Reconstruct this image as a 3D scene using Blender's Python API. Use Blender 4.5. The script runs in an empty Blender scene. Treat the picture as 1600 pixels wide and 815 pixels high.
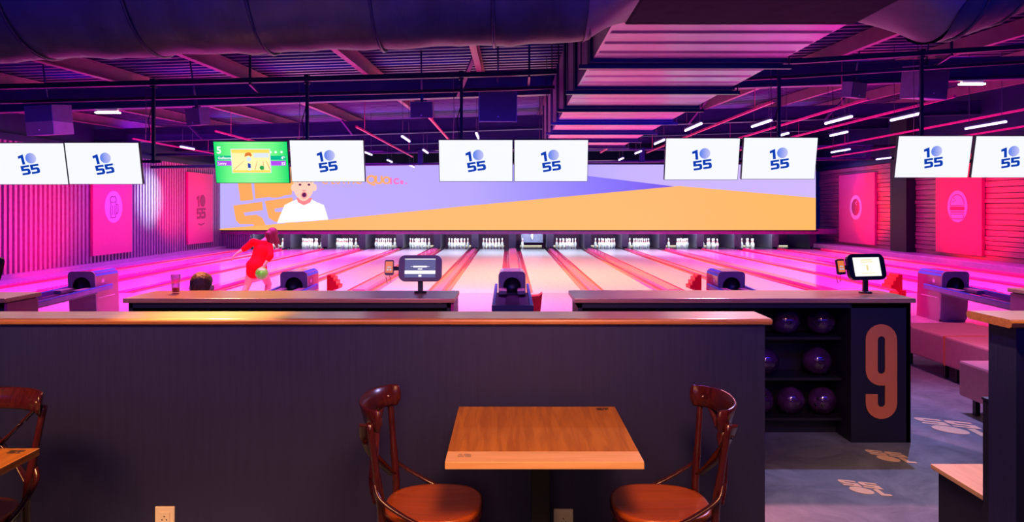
import bpy, bmesh, math, random
from mathutils import Vector, Matrix
from mathutils.geometry import tessellate_polygon
random.seed(7)
PI = math.pi
C = bpy.context.scene.collection
F, CX, CY, H = 1165.0, 795.0, 325.0, 1.76        # focal length in px, principal point, eye height


def at(px, py, d):
    return Vector(((px - CX) * d / F, d, H - (py - CY) * d / F))


# ------------------------------------------------------------------ camera
cam = bpy.data.cameras.new('camera')
camo = bpy.data.objects.new('camera', cam)
C.objects.link(camo)
bpy.context.scene.camera = camo
camo.location = (0, 0, H)
camo.rotation_euler = (PI / 2, 0, 0)
cam.sensor_width = 36
cam.lens = F / 1600 * 36
cam.shift_x = (800 - CX) / 1600
cam.shift_y = -(407.5 - CY) / 1600
cam.clip_end = 200
vs = bpy.context.scene.view_settings
vs.view_transform = 'Standard'
vs.look = 'None'
vs.gamma = 1
vs.exposure = 0
vs.use_curve_mapping = False
bpy.context.scene.cycles.use_denoising = True
bpy.context.scene.cycles.max_bounces = 6
bpy.context.scene.cycles.sample_clamp_indirect = 4
# ------------------------------------------------------------------ world
w = bpy.data.worlds.new('world')
bpy.context.scene.world = w
w.use_nodes = True
bgn = w.node_tree.nodes['Background']
bgn.inputs[0].default_value = (0.05, 0.035, 0.62, 1)
bgn.inputs[1].default_value = 0.06


def look(o, target):
    d = Vector(target) - o.location
    o.rotation_euler = d.to_track_quat('-Z', 'Y').to_euler()


def area(loc, target, sx, sy, power, col, spread=180):
    l = bpy.data.lights.new('area_light', 'AREA')
    l.shape = 'RECTANGLE'
    l.size = sx
    l.size_y = sy
    l.energy = power
    l.color = col
    l.spread = math.radians(spread)
    o = bpy.data.objects.new('area_light', l)
    C.objects.link(o)
    o.location = loc
    look(o, target)
    return o


def spot(loc, target, power, col, ang=60, blend=.5, r=.05):
    l = bpy.data.lights.new('spot_light', 'SPOT')
    l.energy = power
    l.color = col
    l.spot_size = math.radians(ang)
    l.spot_blend = blend
    l.shadow_soft_size = r
    o = bpy.data.objects.new('spot_light', l)
    C.objects.link(o)
    o.location = loc
    look(o, target)
    return o


# violet-magenta wash over the lanes, paler in the middle
area((-8.0, 22.5, 4.0), (-8.0, 22.51, 0), 7, 17, 1500, (.9, .04, 1), 96)
area((9.2, 22.5, 4.0), (9.2, 22.51, 0), 7, 17, 1500, (1, .04, .9), 96)
area((.6, 20.5, 4.0), (.6, 20.51, 0), 6.5, 13, 950, (1, .45, .5), 100)
area((.6, 29.5, 3.6), (.6, 29.51, 0), 13, 3, 520, (.5, .75, 1), 90)
# approach wash
area((-6, 13.2, 3.2), (-6, 13.21, 0), 9, 3, 420, (1, .10, .9), 110)
area((6, 13.2, 3.2), (6, 13.21, 0), 11, 3, 430, (1, .10, .8), 110)
area((0, 13.6, 3.2), (0, 13.61, 0), 3, 2.5, 150, (1, .16, .85), 100)
spot((-3.4, 8.5, 3.3), (-4.4, 13, .6), 430, (.75, 1, .85), 22, .8, .1)
# light thrown back up at the roof
area((-3, 15, 1.0), (-3, 15.5, 5), 15, 4, 190, (1, .01, .12), 120)
area((7.5, 17, 1.0), (7.5, 17.01, 5), 10, 8, 190, (.95, .01, .6), 120)
area((-7, 20, 1.0), (-7, 20.01, 5), 8, 8, 130, (.85, .01, .7), 120)
# blue house light
area((0, 1.0, 2.2), (0, 9, 5.6), 14, 1.0, 90, (.03, .03, 1), 120)
area((-1, .6, 4.3), (-1, 5.2, 3.8), 12, .5, 210, (.02, .02, 1), 84)
spot((-.5, 6.0, 3.4), (.79, 6.35, 3.28), 22, (1, .78, .42), 50, .8, .05)
area((0, 24, 2.9), (0, 30, 5.0), 22, .5, 110, (.06, .03, 1), 140)
area((1.5, 11.6, 2.9), (1.5, 15, 3.9), 24, .3, 110, (.03, .02, 1), 150)
area((1.5, 19.6, 2.9), (1.5, 23, 4.0), 24, .3, 110, (.03, .06, 1), 150)
# side walls: red on the planks, magenta on the ribs
spot((11.0, 22.5, 1.5), (14.2, 22.5, 1.9), 1500, (1, .0, .02), 78, .6, .3)
spot((11.6, 29, 1.4), (14.2, 29, 1.8), 900, (1, .0, .02), 66, .6, .3)
spot((12.2, 30, 3.8), (14.2, 31, 3.2), 110, (.25, .02, 1), 100, .7, .3)
spot((-10, 18.5, .8), (-12.5, 19.5, 1.5), 1300, (1, .0, .10), 84, .8, .3)
spot((-10.4, 26.0, 1.2), (-12.5, 27.6, 2.2), 900, (1, .0, .06), 80, .8, .3)
spot((-10.2, 23, 4.2), (-12.5, 23.5, 3.0), 340, (.22, .0, 1), 120, .8, .3)
spot((-9.4, 25.4, 2.6), (-12.5, 25.8, 2.15), 1500, (.6, .95, 1), 42, .9, .1)
# warm bar-side lamps and added fill
spot((.3, .9, 3.2), (.14, 3.4, .75), 390, (1, .50, .17), 50, .9, .35)
spot((-2.5, 1.0, 3.2), (-2.6, 2.9, .75), 600, (1, .50, .17), 64, .9, .5)
spot((-1.6, 4.02, 3.2), (-1.66, 4.12, 1.17), 900, (1, .74, .42), 30, 1, .04)
spot((-.3, -1.6, 2.1), (-.2, 3.95, .1), 120, (1, .6, .3), 50, 1, .4)  # unseen low spot added to brighten the sockets under the table
spot((.6, .6, 3.2), (.3, 3.95, 1.0), 240, (1, .34, .27), 70, 1, .4)
spot((-1.6, .6, 3.2), (-1.6, 3.95, 1.0), 160, (1, .34, .32), 80, 1, .4)
spot((1.4, 1.8, 3.3), (2.85, 5.3, .3), 230, (1, .62, .2), 26, .9, .06)
spot((1.2, 2.6, 3.2), (2.35, 3.6, .4), 260, (1, .55, .26), 52, .9, .06)
# lamp over the lounge behind the counter: throws the counter's shadow on the floor
spot((3.75, 6.84, 3.6), (2.9, 5.0, 0), 430, (.42, .42, 1), 96, .6, .03)
spot((3.9, 6.6, 3.3), (4.8, 7.4, .4), 330, (1, .16, .40), 70, .8, .1)
spot((-3, 7.3, 3.0), (-2.5, 5.9, 1.09), 700, (1, .34, .16), 60, .8, .05)
spot((2.2, 7.6, 3.0), (2.0, 5.9, 1.09), 560, (1, .3, .42), 60, .8, .05)
spot((-4.6, 7.2, 3.0), (-4.2, 5.8, 1.09), 260, (1, .5, .5), 60, .8, .05)
spot((.9, 5.2, 2.8), (2.06, 3.1, .9), 90, (.42, .14, 1), 60, .9, .1)


# ------------------------------------------------------------------ materials
def node_mat(name):
    m = bpy.data.materials.new(name)
    m.use_nodes = True
    return m, m.node_tree.nodes, m.node_tree.links, m.node_tree.nodes['Principled BSDF']


def mat(name, col, rough=.5, metal=0.0, var=.12, scale=8.0, bump=0.0, coat=0.0, stretch=(1, 1, 1), spec=.5):
    m, n, l, b = node_mat(name)
    b.inputs['Roughness'].default_value = rough
    b.inputs['Metallic'].default_value = metal
    b.inputs['Coat Weight'].default_value = coat
    b.inputs['Coat Roughness'].default_value = .08
    b.inputs['Specular IOR Level'].default_value = spec
    tc = n.new('ShaderNodeTexCoord')
    mp = n.new('ShaderNodeMapping')
    mp.inputs['Scale'].default_value = stretch
    nz = n.new('ShaderNodeTexNoise')
    nz.inputs['Scale'].default_value = scale
    nz.inputs['Detail'].default_value = 5
    cr = n.new('ShaderNodeValToRGB')
    cr.color_ramp.elements[0].color = tuple(c * (1 - var) for c in col) + (1,)
    cr.color_ramp.elements[1].color = tuple(min(1, c * (1 + var)) for c in col) + (1,)
    cr.color_ramp.elements[0].position = .3
    cr.color_ramp.elements[1].position = .7
    l.new(tc.outputs['Object'], mp.inputs[0])
    l.new(mp.outputs[0], nz.inputs[0])
    l.new(nz.outputs[0], cr.inputs[0])
    l.new(cr.outputs[0], b.inputs['Base Color'])
    if bump:
        bp = n.new('ShaderNodeBump')
        bp.inputs['Strength'].default_value = bump
        bp.inputs['Distance'].default_value = .02
        l.new(nz.outputs[0], bp.inputs['Height'])
        l.new(bp.outputs[0], b.inputs['Normal'])
    return m


def emit(name, col, s=1.0):
    m, n, l, b = node_mat(name)
    b.inputs['Base Color'].default_value = (.02, .02, .02, 1)
    b.inputs['Roughness'].default_value = .4
    b.inputs['Emission Color'].default_value = tuple(col) + (1,)
    b.inputs['Emission Strength'].default_value = s
    return m


def emit_ramp(name, stops, axis, lo, hi, s=1.0):
    """a screen picture whose colour runs along one object axis"""
    m, n, l, b = node_mat(name)
    b.inputs['Base Color'].default_value = (.02, .02, .02, 1)
    tc = n.new('ShaderNodeTexCoord')
    sp = n.new('ShaderNodeSeparateXYZ')
    mr = n.new('ShaderNodeMapRange')
    mr.inputs[1].default_value = lo
    mr.inputs[2].default_value = hi
    cr = n.new('ShaderNodeValToRGB')
    e = cr.color_ramp.elements
    while len(e) < len(stops):
        e.new(.5)
    for k, (p, c) in enumerate(stops):
        e[k].position = p
        e[k].color = tuple(c) + (1,)
    l.new(tc.outputs['Object'], sp.inputs[0])
    l.new(sp.outputs[axis], mr.inputs[0])
    l.new(mr.outputs[0], cr.inputs[0])
    l.new(cr.outputs[0], b.inputs['Emission Color'])
    b.inputs['Emission Strength'].default_value = s
    return m


def wood(name, c1, c2, rough=.35, axis=0, scale=5.0, coat=.2):
    m, n, l, b = node_mat(name)
    b.inputs['Roughness'].default_value = rough
    b.inputs['Coat Weight'].default_value = coat
    b.inputs['Coat Roughness'].default_value = .2
    tc = n.new('ShaderNodeTexCoord')
    mp = n.new('ShaderNodeMapping')
    sc = [14, 14, 14]
    sc[axis] = 1.0
    mp.inputs['Scale'].default_value = sc
    nz = n.new('ShaderNodeTexNoise')
    nz.inputs['Scale'].default_value = scale
    nz.inputs['Detail'].default_value = 7
    nz.inputs['Distortion'].default_value = .6
    cr = n.new('ShaderNodeValToRGB')
    cr.color_ramp.elements[0].color = tuple(c1) + (1,)
    cr.color_ramp.elements[1].color = tuple(c2) + (1,)
    cr.color_ramp.elements[0].position = .35
    cr.color_ramp.elements[1].position = .65
    l.new(tc.outputs['Object'], mp.inputs[0])
    l.new(mp.outputs[0], nz.inputs[0])
    l.new(nz.outputs[0], cr.inputs[0])
    l.new(cr.outputs[0], b.inputs['Base Color'])
    return m


def brushed_wall(name, col):
    m, n, l, b = node_mat(name)
    b.inputs['Roughness'].default_value = .55
    tc = n.new('ShaderNodeTexCoord')
    mp = n.new('ShaderNodeMapping')
    mp.inputs['Scale'].default_value = (9, 9, .8)
    nz = n.new('ShaderNodeTexNoise')
    nz.inputs['Scale'].default_value = 4
    nz.inputs['Detail'].default_value = 8
    cr = n.new('ShaderNodeValToRGB')
    cr.color_ramp.elements[0].color = tuple(c * .8 for c in col) + (1,)
    cr.color_ramp.elements[1].color = tuple(c * 1.25 for c in col) + (1,)
    bp = n.new('ShaderNodeBump')
    bp.inputs['Strength'].default_value = .25
    bp.inputs['Distance'].default_value = .01
    l.new(tc.outputs['Object'], mp.inputs[0])
    l.new(mp.outputs[0], nz.inputs[0])
    l.new(nz.outputs[0], cr.inputs[0])
    l.new(nz.outputs[0], bp.inputs['Height'])
    l.new(bp.outputs[0], b.inputs['Normal'])
    l.new(cr.outputs[0], b.inputs['Base Color'])
    return m


def concrete(name):
    m, n, l, b = node_mat(name)
    b.inputs['Roughness'].default_value = .5
    tc = n.new('ShaderNodeTexCoord')
    nz = n.new('ShaderNodeTexNoise')
    nz.inputs['Scale'].default_value = 2.2
    nz.inputs['Detail'].default_value = 10
    nz.inputs['Roughness'].default_value = .7
    nz.inputs['Distortion'].default_value = 1.2
    cr = n.new('ShaderNodeValToRGB')
    cr.color_ramp.elements[0].color = (.10, .11, .14, 1)
    cr.color_ramp.elements[1].color = (.24, .26, .31, 1)
    cr.color_ramp.elements[0].position = .35
    cr.color_ramp.elements[1].position = .68
    l.new(tc.outputs['Object'], nz.inputs[0])
    l.new(nz.outputs[0], cr.inputs[0])
    l.new(cr.outputs[0], b.inputs['Base Color'])
    return m


M = {
    'navy': brushed_wall('navy_paint', (.015, .014, .072)),
    'navy_dark': mat('dark_navy_board', (.007, .006, .018), .55),
    'black': mat('black_plastic', (.012, .012, .016), .35),
    'blackmat': mat('matt_black', (.01, .01, .014), .8),
    'cap': wood('oak_cap', (.48, .17, .035), (.66, .27, .07), .35, 0, 4, .7),
    'cap_y': wood('oak_cap_across', (.40, .17, .06), (.60, .29, .11), .4, 1, 4),
    'counter': wood('counter_top_wood', (.50, .22, .10), (.62, .30, .15), .3, 0, 3, .9),
    'table': wood('table_veneer', (.42, .13, .008), (.60, .22, .018), .4, 1, 3),
    'edge': wood('lit_wood_edge', (.85, .46, .19), (.95, .55, .26), .35, 0, 3),  # table wood with the front edge's light put into its colour
    'bench_wood': wood('bench_wood', (.76, .42, .14), (.88, .52, .19), .45, 1, 2),
    'chair': wood('dark_red_wood', (.045, .005, .007), (.08, .010, .012), .25, 2, 4, .5),
    'seat': wood('seat_wood', (.38, .062, .008), (.50, .095, .014), .35, 1, 2, .4),
    'bolt': mat('brass_bolt', (.8, .6, .4), .25, 1, .05),
    'outlet': mat('cream_plastic', (.9, .76, .6), .4, 0, .03),
    'hole': mat('dark_hole', (.06, .03, .02), .7),
    'concrete': concrete('floor_concrete'),
    'logo_light': mat('peach_projected_light', (.95, .62, .38), .6, 0, .06, 30),  # projected logo light as a flat peach colour
    'nine': mat('orange_print', (.72, .19, .06), .6, 0, .04),
    'approach': wood('approach_wood', (.70, .52, .44), (.74, .56, .48), .16, 1, 1.2, .5),
    'lane': wood('lane_boards', (.86, .74, .68), (.9, .79, .73), .12, 1, 1.0, .25),
    'gutter': mat('pink_red_gutter', (.95, .02, .14), .2, 0, .05, coat=.9),
    'capping': mat('pink_capping', (1, .09, .30), .22, 0, .05, coat=.5),
    'deck_dark': mat('dark_pin_deck', (.05, .05, .09), .12, 0, .05, coat=.6),
    'steel_dark': mat('dark_painted_steel', (.018, .016, .085), .34, .2, .15, 3),
    'purlin': mat('galvanised_purlin', (.22, .10, .16), .4, .3, .15, 3),
    'roof': mat('corrugated_roof_steel', (.09, .055, .2), .28, .75, .12, 2),
    'galv': mat('galvanised_steel', (.38, .23, .48), .32, .75, .08, 1.5, stretch=(1, 6, 1)),
    'fabric': mat('dark_duct_fabric', (.045, .045, .095), .42, .1, .3, 2.5, .6, stretch=(2.5, 1, 1)),
    'hoodside': mat('glossy_white_pink_shell', (.40, .035, .20), .25, 0, .04, coat=.4),
    'hoodfront': mat('charcoal_hood_face', (.34, .30, .32), .45),
    'hoodedge': mat('light_blue_trim', (.12, .3, .95), .2, 0, .05, coat=.5),
    'tray': mat('ball_tray_shell', (.25, .12, .5), .3),
    'red': mat('red_plastic', (.95, .01, .02), .35, 0, .05),
    'pin': mat('pin_white', (.93, .93, .9), .2, 0, .02, coat=.6),
    'pinred': mat('pin_red_band', (.8, .03, .03), .3),
    'slat': mat('wall_rib', (.34, .26, .36), .35, .1, .1),
    'ribback': mat('wall_back_panel', (.015, .01, .26), .6),
    'plank': mat('stained_wall_planks', (.34, .12, .17), .4, 0, .4, 3, stretch=(1, .3, 12)),
    'ledge': mat('lane_side_ledge', (.45, .35, .5), .25, 0, .08),
    'poster': mat('pink_poster', (.8, .07, .30), .5, 0, .03),
    'poster_red': mat('rose_poster', (.85, .05, .18), .5, 0, .03),
    'disc': mat('pale_pink_disc', (.95, .62, .85), .5, 0, .03),
    'ink': mat('plum_print', (.30, .02, .14), .6, 0, .03),
    'leather': mat('rose_leather', (.62, .20, .27), .38, 0, .06, 20, .05),
    'piping': mat('orange_piping', (.8, .22, .03), .4),
    'skin': mat('skin', (.72, .36, .27), .5, 0, .05),
    'dress': mat('red_dress_cloth', (.9, .003, .01), .85, 0, .08, 30, .1, spec=.1),
    'hair': mat('auburn_hair', (.16, .03, .03), .45, 0, .4, 40, .3, stretch=(6, 6, 1)),
    'hairb': mat('brown_hair', (.13, .06, .03), .5, 0, .5, 60, .6),
    'shirt': mat('dark_shirt', (.05, .05, .12), .8),
    'jeans': mat('blue_trousers', (.05, .08, .2), .8),
    'shoe': mat('shoe', (.2, .18, .2), .5),
    'greenball': mat('lime_green_ball', (.16, .85, .05), .25, 0, .3, 9, coat=.3),
    'purpleball': mat('purple_swirl_ball', (.055, .012, .06), .10, 0, .8, 7, coat=.9),
    'liquid': mat('red_drink', (.9, .02, .03), .1),
    'led': emit('led_tube', (.62, .5, 1), 5.0),
    'batten': emit('batten_diffuser', (1, 1, .92), 6.0),
    'screen': emit('white_screen', (.90, .92, 1.0), 1.05),
    'logoblue': emit('logo_blue', (.0, .045, .45), 1.0),
    'logoball': emit_ramp('logo_ball_gradient', [(0, (.13, .24, .85)), (1, (.50, .52, .9))], 0, -.06, .06),
    'tabw': emit('tablet_white', (1, .98, .9), 1.1),
    'tabs': emit('tablet_slate', (.07, .10, .21), 1.0),
    'tabink': emit('tablet_soft_yellow', (.85, .72, .3), 1.0),
    'tabo': emit('phone_orange', (.8, .18, .03), 1.0),
    'tabgrey': emit('tablet_grey', (.45, .5, .6), 1.0),
    'white_e': emit('white_ink', (1, 1, 1), 1.0),
    'g1': emit_ramp('score_green', [(0, (.0, .75, .16)), (.2, (.17, 1, .25)), (.5, (.3, 1, .33)), (.8, (.17, 1, .25)), (1, (.0, .75, .16))], 0, -.54, .54),
    'gteal': emit('score_teal', (0, .52, .3), 1),
    'gviolet': emit('score_violet', (.5, .08, .95), 1),
    'gyellow': emit('score_yellow', (1, .78, .12), 1),
    'gpale': emit('score_pale_yellow', (1, .95, .45), 1),
    'gblue': emit('score_blue', (.02, .06, .5), 1),
    'gorange': emit('score_orange', (.8, .2, .03), 1),
    'ggreen': emit('score_dark_green', (.02, .4, .08), 1),
    'gsky': emit('score_sky', (.75, .85, 1), 1),
    'mural': emit_ramp('mural_lavender', [(0, (.53, .45, 1)), (.42, (.47, .40, 1)), (.62, (.24, .20, 1)), (.8, (.12, .06, .75)), (1, (.12, .06, .75))], 0, -12.9, 13.6),
    'mural2': emit_ramp('mural_pale_lavender', [(0, (.42, .36, 1)), (.4, (.55, .46, 1)), (1, (.62, .50, 1))], 0, 0, 13.6),
    'morange': emit('mural_orange', (1, .50, .115), 1.0),
    'morange2': emit('mural_logo_orange', (1, .42, .10), 1.0),
    'mpink': emit('mural_pink', (1, .16, .55), 1.0),
    'mskin': emit('mural_skin', (1, .66, .48), 1.0),
    'mskind': emit('mural_skin_shade', (.95, .25, .25), 1.0),
    'mwhite': emit('mural_white', (1, .97, .97), 1.05),
    'mdark': emit('mural_dark', (.1, .01, .06), 1.0),
    'grille': mat('speaker_grille', (.045, .04, .055), .6, 0, .1, 200),
    'speaker': mat('speaker_cabinet', (.16, .14, .2), .45),
    'tail': emit('lit_tail_plank', (1, .9, .62), 1.5),  # glow stands in for lamp light falling on the tail plank
}
g, n_, l_, b_ = node_mat('clear_glass')
tr_n = n_.new('ShaderNodeBsdfTransparent')
gl_n = n_.new('ShaderNodeBsdfGlossy')
gl_n.inputs['Roughness'].default_value = .05
fr_n = n_.new('ShaderNodeLayerWeight')
fr_n.inputs[0].default_value = .2
mx_n = n_.new('ShaderNodeMixShader')
l_.new(fr_n.outputs['Facing'], mx_n.inputs[0])
l_.new(tr_n.outputs[0], mx_n.inputs[1])
l_.new(gl_n.outputs[0], mx_n.inputs[2])
tr_n.inputs[0].default_value = (.86, .84, .9, 1)
l_.new(mx_n.outputs[0], n_['Material Output'].inputs['Surface'])
M['glass'] = g


# ------------------------------------------------------------------ mesh helpers
class MB:
    def __init__(s):
        s.bm = bmesh.new()
        s.slots = []
        s.cur = 0

    def use(s, m):
        if m not in s.slots:
            s.slots.append(m)
        s.cur = s.slots.index(m)
        return s

    def _face(s, vs, smooth=False):
        try:
            f = s.bm.faces.new(vs)
            f.material_index = s.cur
            f.smooth = smooth
            return f
        except ValueError:
            return None

    def box(s, x0, x1, y0, y1, z0, z1, bevel=0):
        b = bmesh.new()
        bmesh.ops.create_cube(b, size=1)
        for v in b.verts:
            v.co = Vector((x0 + (v.co.x + .5) * (x1 - x0), y0 + (v.co.y + .5) * (y1 - y0), z0 + (v.co.z + .5) * (z1 - z0)))
        if bevel:
            bmesh.ops.bevel(b, geom=list(b.edges), offset=bevel, segments=2, affect='EDGES', profile=.6)
        return s.merge(b)

    def merge(s, b, mt=None, smooth=None):
        if mt is not None:
            b.transform(mt)
        mp = {v: s.bm.verts.new(v.co) for v in b.verts}
        for f in b.faces:
            s._face([mp[v] for v in f.verts], f.smooth if smooth is None else smooth)
        b.free()
        return s

    def prism(s, pts, depth, mt=None):
        """2D outline (x,z) extruded along +y by depth, then transformed"""
        b = bmesh.new()
        a = [b.verts.new((p[0], 0, p[1])) for p in pts]
        c = [b.verts.new((p[0], depth, p[1])) for p in pts]
        n = len(pts)
        for tri in tessellate_polygon([[Vector((p[0], p[1], 0)) for p in pts]]):
            b.faces.new([a[q] for q in tri])
            b.faces.new([c[q] for q in reversed(tri)])
        for i in range(n):
            b.faces.new((a[(i + 1) % n], a[i], c[i], c[(i + 1) % n]))
        bmesh.ops.recalc_face_normals(b, faces=b.faces)
        return s.merge(b, mt)

    def beam(s, p0, p1, prof):
        """profile (u across, v up) swept from p0 to p1"""
        p0, p1 = Vector(p0), Vector(p1)
        d = (p1 - p0).normalized()
        up = Vector((0, 0, 1)) if abs(d.z) < .95 else Vector((0, 1, 0))
        u = d.cross(up).normalized()
        v = u.cross(d).normalized()
        b = bmesh.new()
        a = [b.verts.new(p0 + u * q[0] + v * q[1]) for q in prof]
        c = [b.verts.new(p1 + u * q[0] + v * q[1]) for q in prof]
        f1 = b.faces.new(a)
        f2 = b.faces.new(c[::-1])
        n = len(prof)
        for i in range(n):
            b.faces.new((a[(i + 1) % n], a[i], c[i], c[(i + 1) % n]))
        bmesh.ops.triangulate(b, faces=[f1, f2])
        bmesh.ops.recalc_face_normals(b, faces=b.faces)
        return s.merge(b)

    def bar(s, p0, p1, w, h):
        return s.beam(p0, p1, [(-w / 2, -h / 2), (w / 2, -h / 2), (w / 2, h / 2), (-w / 2, h / 2)])

    def tube(s, pts, r, n=10, cap=True, flat=None):
        """round tube (or flattened, flat=(ru,rv)) along points; r may be a list"""
        pts = [Vector(p) for p in pts]
        rs = r if isinstance(r, (list, tuple)) else [r] * len(pts)
        rings = []
        u = None
        for i, p in enumerate(pts):
            d = (pts[min(i + 1, len(pts) - 1)] - pts[max(i - 1, 0)]).normalized()
            if u is None:
                ref = Vector((0, 0, 1)) if abs(d.z) < .9 else Vector((0, 1, 0))
                u = d.cross(ref).normalized()
            else:
                u = (u - d * u.dot(d)).normalized()
            v = d.cross(u)
            a_, b2 = (rs[i], rs[i]) if flat is None else flat
            rings.append([s.bm.verts.new(p + u * math.cos(2 * PI * k / n) * a_ + v * math.sin(2 * PI * k / n) * b2) for k in range(n)])
        for i in range(len(rings) - 1):
            for k in range(n):
                s._face((rings[i][k], rings[i][(k + 1) % n], rings[i + 1][(k + 1) % n], rings[i + 1][k]), True)
        if cap:
            s._face(rings[0][::-1])
            s._face(rings[-1])
        return s

    def lathe(s, prof, c=(0, 0, 0), n=24, mt=None, mats=None):
        """prof: (r, z) list"""
        b = bmesh.new()
        rings = []
        for r, z in prof:
            if r < 1e-5:
                rings.append([b.verts.new((0, 0, z))])
            else:
                rings.append([b.verts.new((r * math.cos(2 * PI * k / n), r * math.sin(2 * PI * k / n), z)) for k in range(n)])
        idx = {}
        for i in range(len(rings) - 1):
            A, B = rings[i], rings[i + 1]
            for k in range(n):
                if len(A) == 1 and len(B) == 1:
                    continue
                if len(A) == 1:
                    f = b.faces.new((A[0], B[(k + 1) % n], B[k]))
                elif len(B) == 1:
                    f = b.faces.new((A[k], A[(k + 1) % n], B[0]))
                else:
                    f = b.faces.new((A[k], A[(k + 1) % n], B[(k + 1) % n], B[k]))
                f.smooth = True
                f.material_index = mats[i] if mats else s.cur
        bmesh.ops.recalc_face_normals(b, faces=b.faces)
        m4 = Matrix.Translation(c) @ (mt or Matrix())
        b.transform(m4)
        mp = {v: s.bm.verts.new(v.co) for v in b.verts}
        for f in b.faces:
            nf = s.bm.faces.new([mp[v] for v in f.verts])
            nf.smooth = True
            nf.material_index = f.material_index
        b.free()
        return s

    def ball(s, c, r, n=20, sc=(1, 1, 1), rot=None):
        b = bmesh.new()
        bmesh.ops.create_uvsphere(b, u_segments=n, v_segments=max(6, n // 2), radius=r)
        m4 = Matrix.Translation(c) @ (rot or Matrix()) @ Matrix.Diagonal((sc[0], sc[1], sc[2], 1))
        return s.merge(b, m4, True)

    def capsule(s, p0, p1, r0, r1, n=14, sc=None):
        p0, p1 = Vector(p0), Vector(p1)
        d = p1 - p0
        L = d.length
        prof = []
        for k in range(5):
            a = -PI / 2 + k * PI / 8
            prof.append((r0 * math.cos(a) if k else 0, r0 * math.sin(a)))
        for k in range(5):
            a = k * PI / 8
            prof.append((r1 * math.cos(a) if k < 4 else 0, L + r1 * math.sin(a)))
        q = d.to_track_quat('Z', 'Y').to_matrix().to_4x4()
        if sc:
            q = q @ Matrix.Diagonal((sc[0], sc[1], 1, 1))
        return s.lathe(prof, p0, n, q)

    def build(s, name, m=None, parent=None, kind=None):
        me = bpy.data.meshes.new(name)
        s.bm.normal_update()
        s.bm.to_mesh(me)
        s.bm.free()
        for k in (s.slots or [m]):
            me.materials.append(M[k] if isinstance(k, str) else k)
        o = bpy.data.objects.new(name, me)
        C.objects.link(o)
        if parent:
            o.parent = parent
        if kind:
            o['kind'] = kind
        return o


def tag(o, label, cat, group=None):
    o['label'] = label
    o['category'] = cat
    if group:
        o['group'] = group
    return o


def thing(name, label, cat, loc=(0, 0, 0), rz=0, group=None):
    o = bpy.data.objects.new(name, None)
    C.objects.link(o)
    o.location = loc
    o.rotation_euler = (0, 0, rz)
    return tag(o, label, cat, group)


def copy_tree(o, parent=None):
    c = o.copy()
    C.objects.link(c)
    if parent:
        c.parent = parent
    for ch in list(o.children):
        copy_tree(ch, c)
    return c


def rotz(a, p=(0, 0, 0)):
    return Matrix.Translation(p) @ Matrix.Rotation(a, 4, 'Z')


def circle_pts(cx, cz, rx, rz=None, n=28, a0=0, a1=2 * PI):
    rz = rz or rx
    full = abs(a1 - a0 - 2 * PI) < 1e-6
    return [(cx + rx * math.cos(a0 + (a1 - a0) * k / (n if full else n - 1)), cz + rz * math.sin(a0 + (a1 - a0) * k / (n if full else n - 1))) for k in range(n)]


def round_rect(x0, x1, z0, z1, r, n=6):
    p = []
    for cx, cz, a in ((x1 - r, z1 - r, 0), (x0 + r, z1 - r, PI / 2), (x0 + r, z0 + r, PI), (x1 - r, z0 + r, 1.5 * PI)):
        for k in range(n):
            t = a + PI / 2 * k / (n - 1)
            p.append((cx + r * math.cos(t), cz + r * math.sin(t)))
    return p


def ribbon(mb, path, wdt, depth, mt, closed=False):
    n = len(path)
    L, R = [], []
    for i, p in enumerate(path):
        a = path[(i - 1) % n] if (closed or i) else p
        b = path[(i + 1) % n] if (closed or i < n - 1) else p
        dx, dz = b[0] - a[0], b[1] - a[1]
        q = math.hypot(dx, dz)
        nx, nz = -dz / q, dx / q
        L.append((p[0] + nx * wdt / 2, p[1] + nz * wdt / 2))
        R.append((p[0] - nx * wdt / 2, p[1] - nz * wdt / 2))
    for i in range(n if closed else n - 1):
        j = (i + 1) % n
        mb.prism([L[i], L[j], R[j], R[i]], depth, mt)


ONE = [(0, 10.2), (2.9, 11), (2.9, 5.6), (1.45, 5.6), (1.45, 9.2), (0, 8.9)]
FIVE = [(4.6, 5), (4.6, 3.95), (1.45, 3.95), (1.45, 3.25), (3.5, 3.25), (4.25, 2.95), (4.6, 2.3), (4.6, .95), (4.3, .3), (3.5, 0),
        (0, 0), (0, 1.1), (3.0, 1.1), (3.15, 1.25), (3.15, 2.0), (3.0, 2.12), (0, 2.12), (0, 5)]


def place2(pts, s, rot, ox, oz, cx=4.9, cz=5.5, sx=1, flip=1):
    out = []
    for x, z in pts:
        x, z = (x - cx) * s * sx, (z - cz) * s * flip
        out.append((ox + x * math.cos(rot) - z * math.sin(rot), oz + x * math.sin(rot) + z * math.cos(rot)))
    return out


def logo_digits(mb, s, rot, ox, oz, depth, mt, sx=1):
    for p in (ONE, FIVE, [(x + 5.1, z) for x, z in FIVE]):
        mb.prism(place2(p, s, rot, ox, oz, sx=sx), depth, mt)


def logo_circle(mb, s, rot, ox, oz, depth, mt, sx=1):
    mb.prism(place2(circle_pts(6.6, 8.35, 2.85), s, rot, ox, oz, sx=sx), depth, mt)


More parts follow.
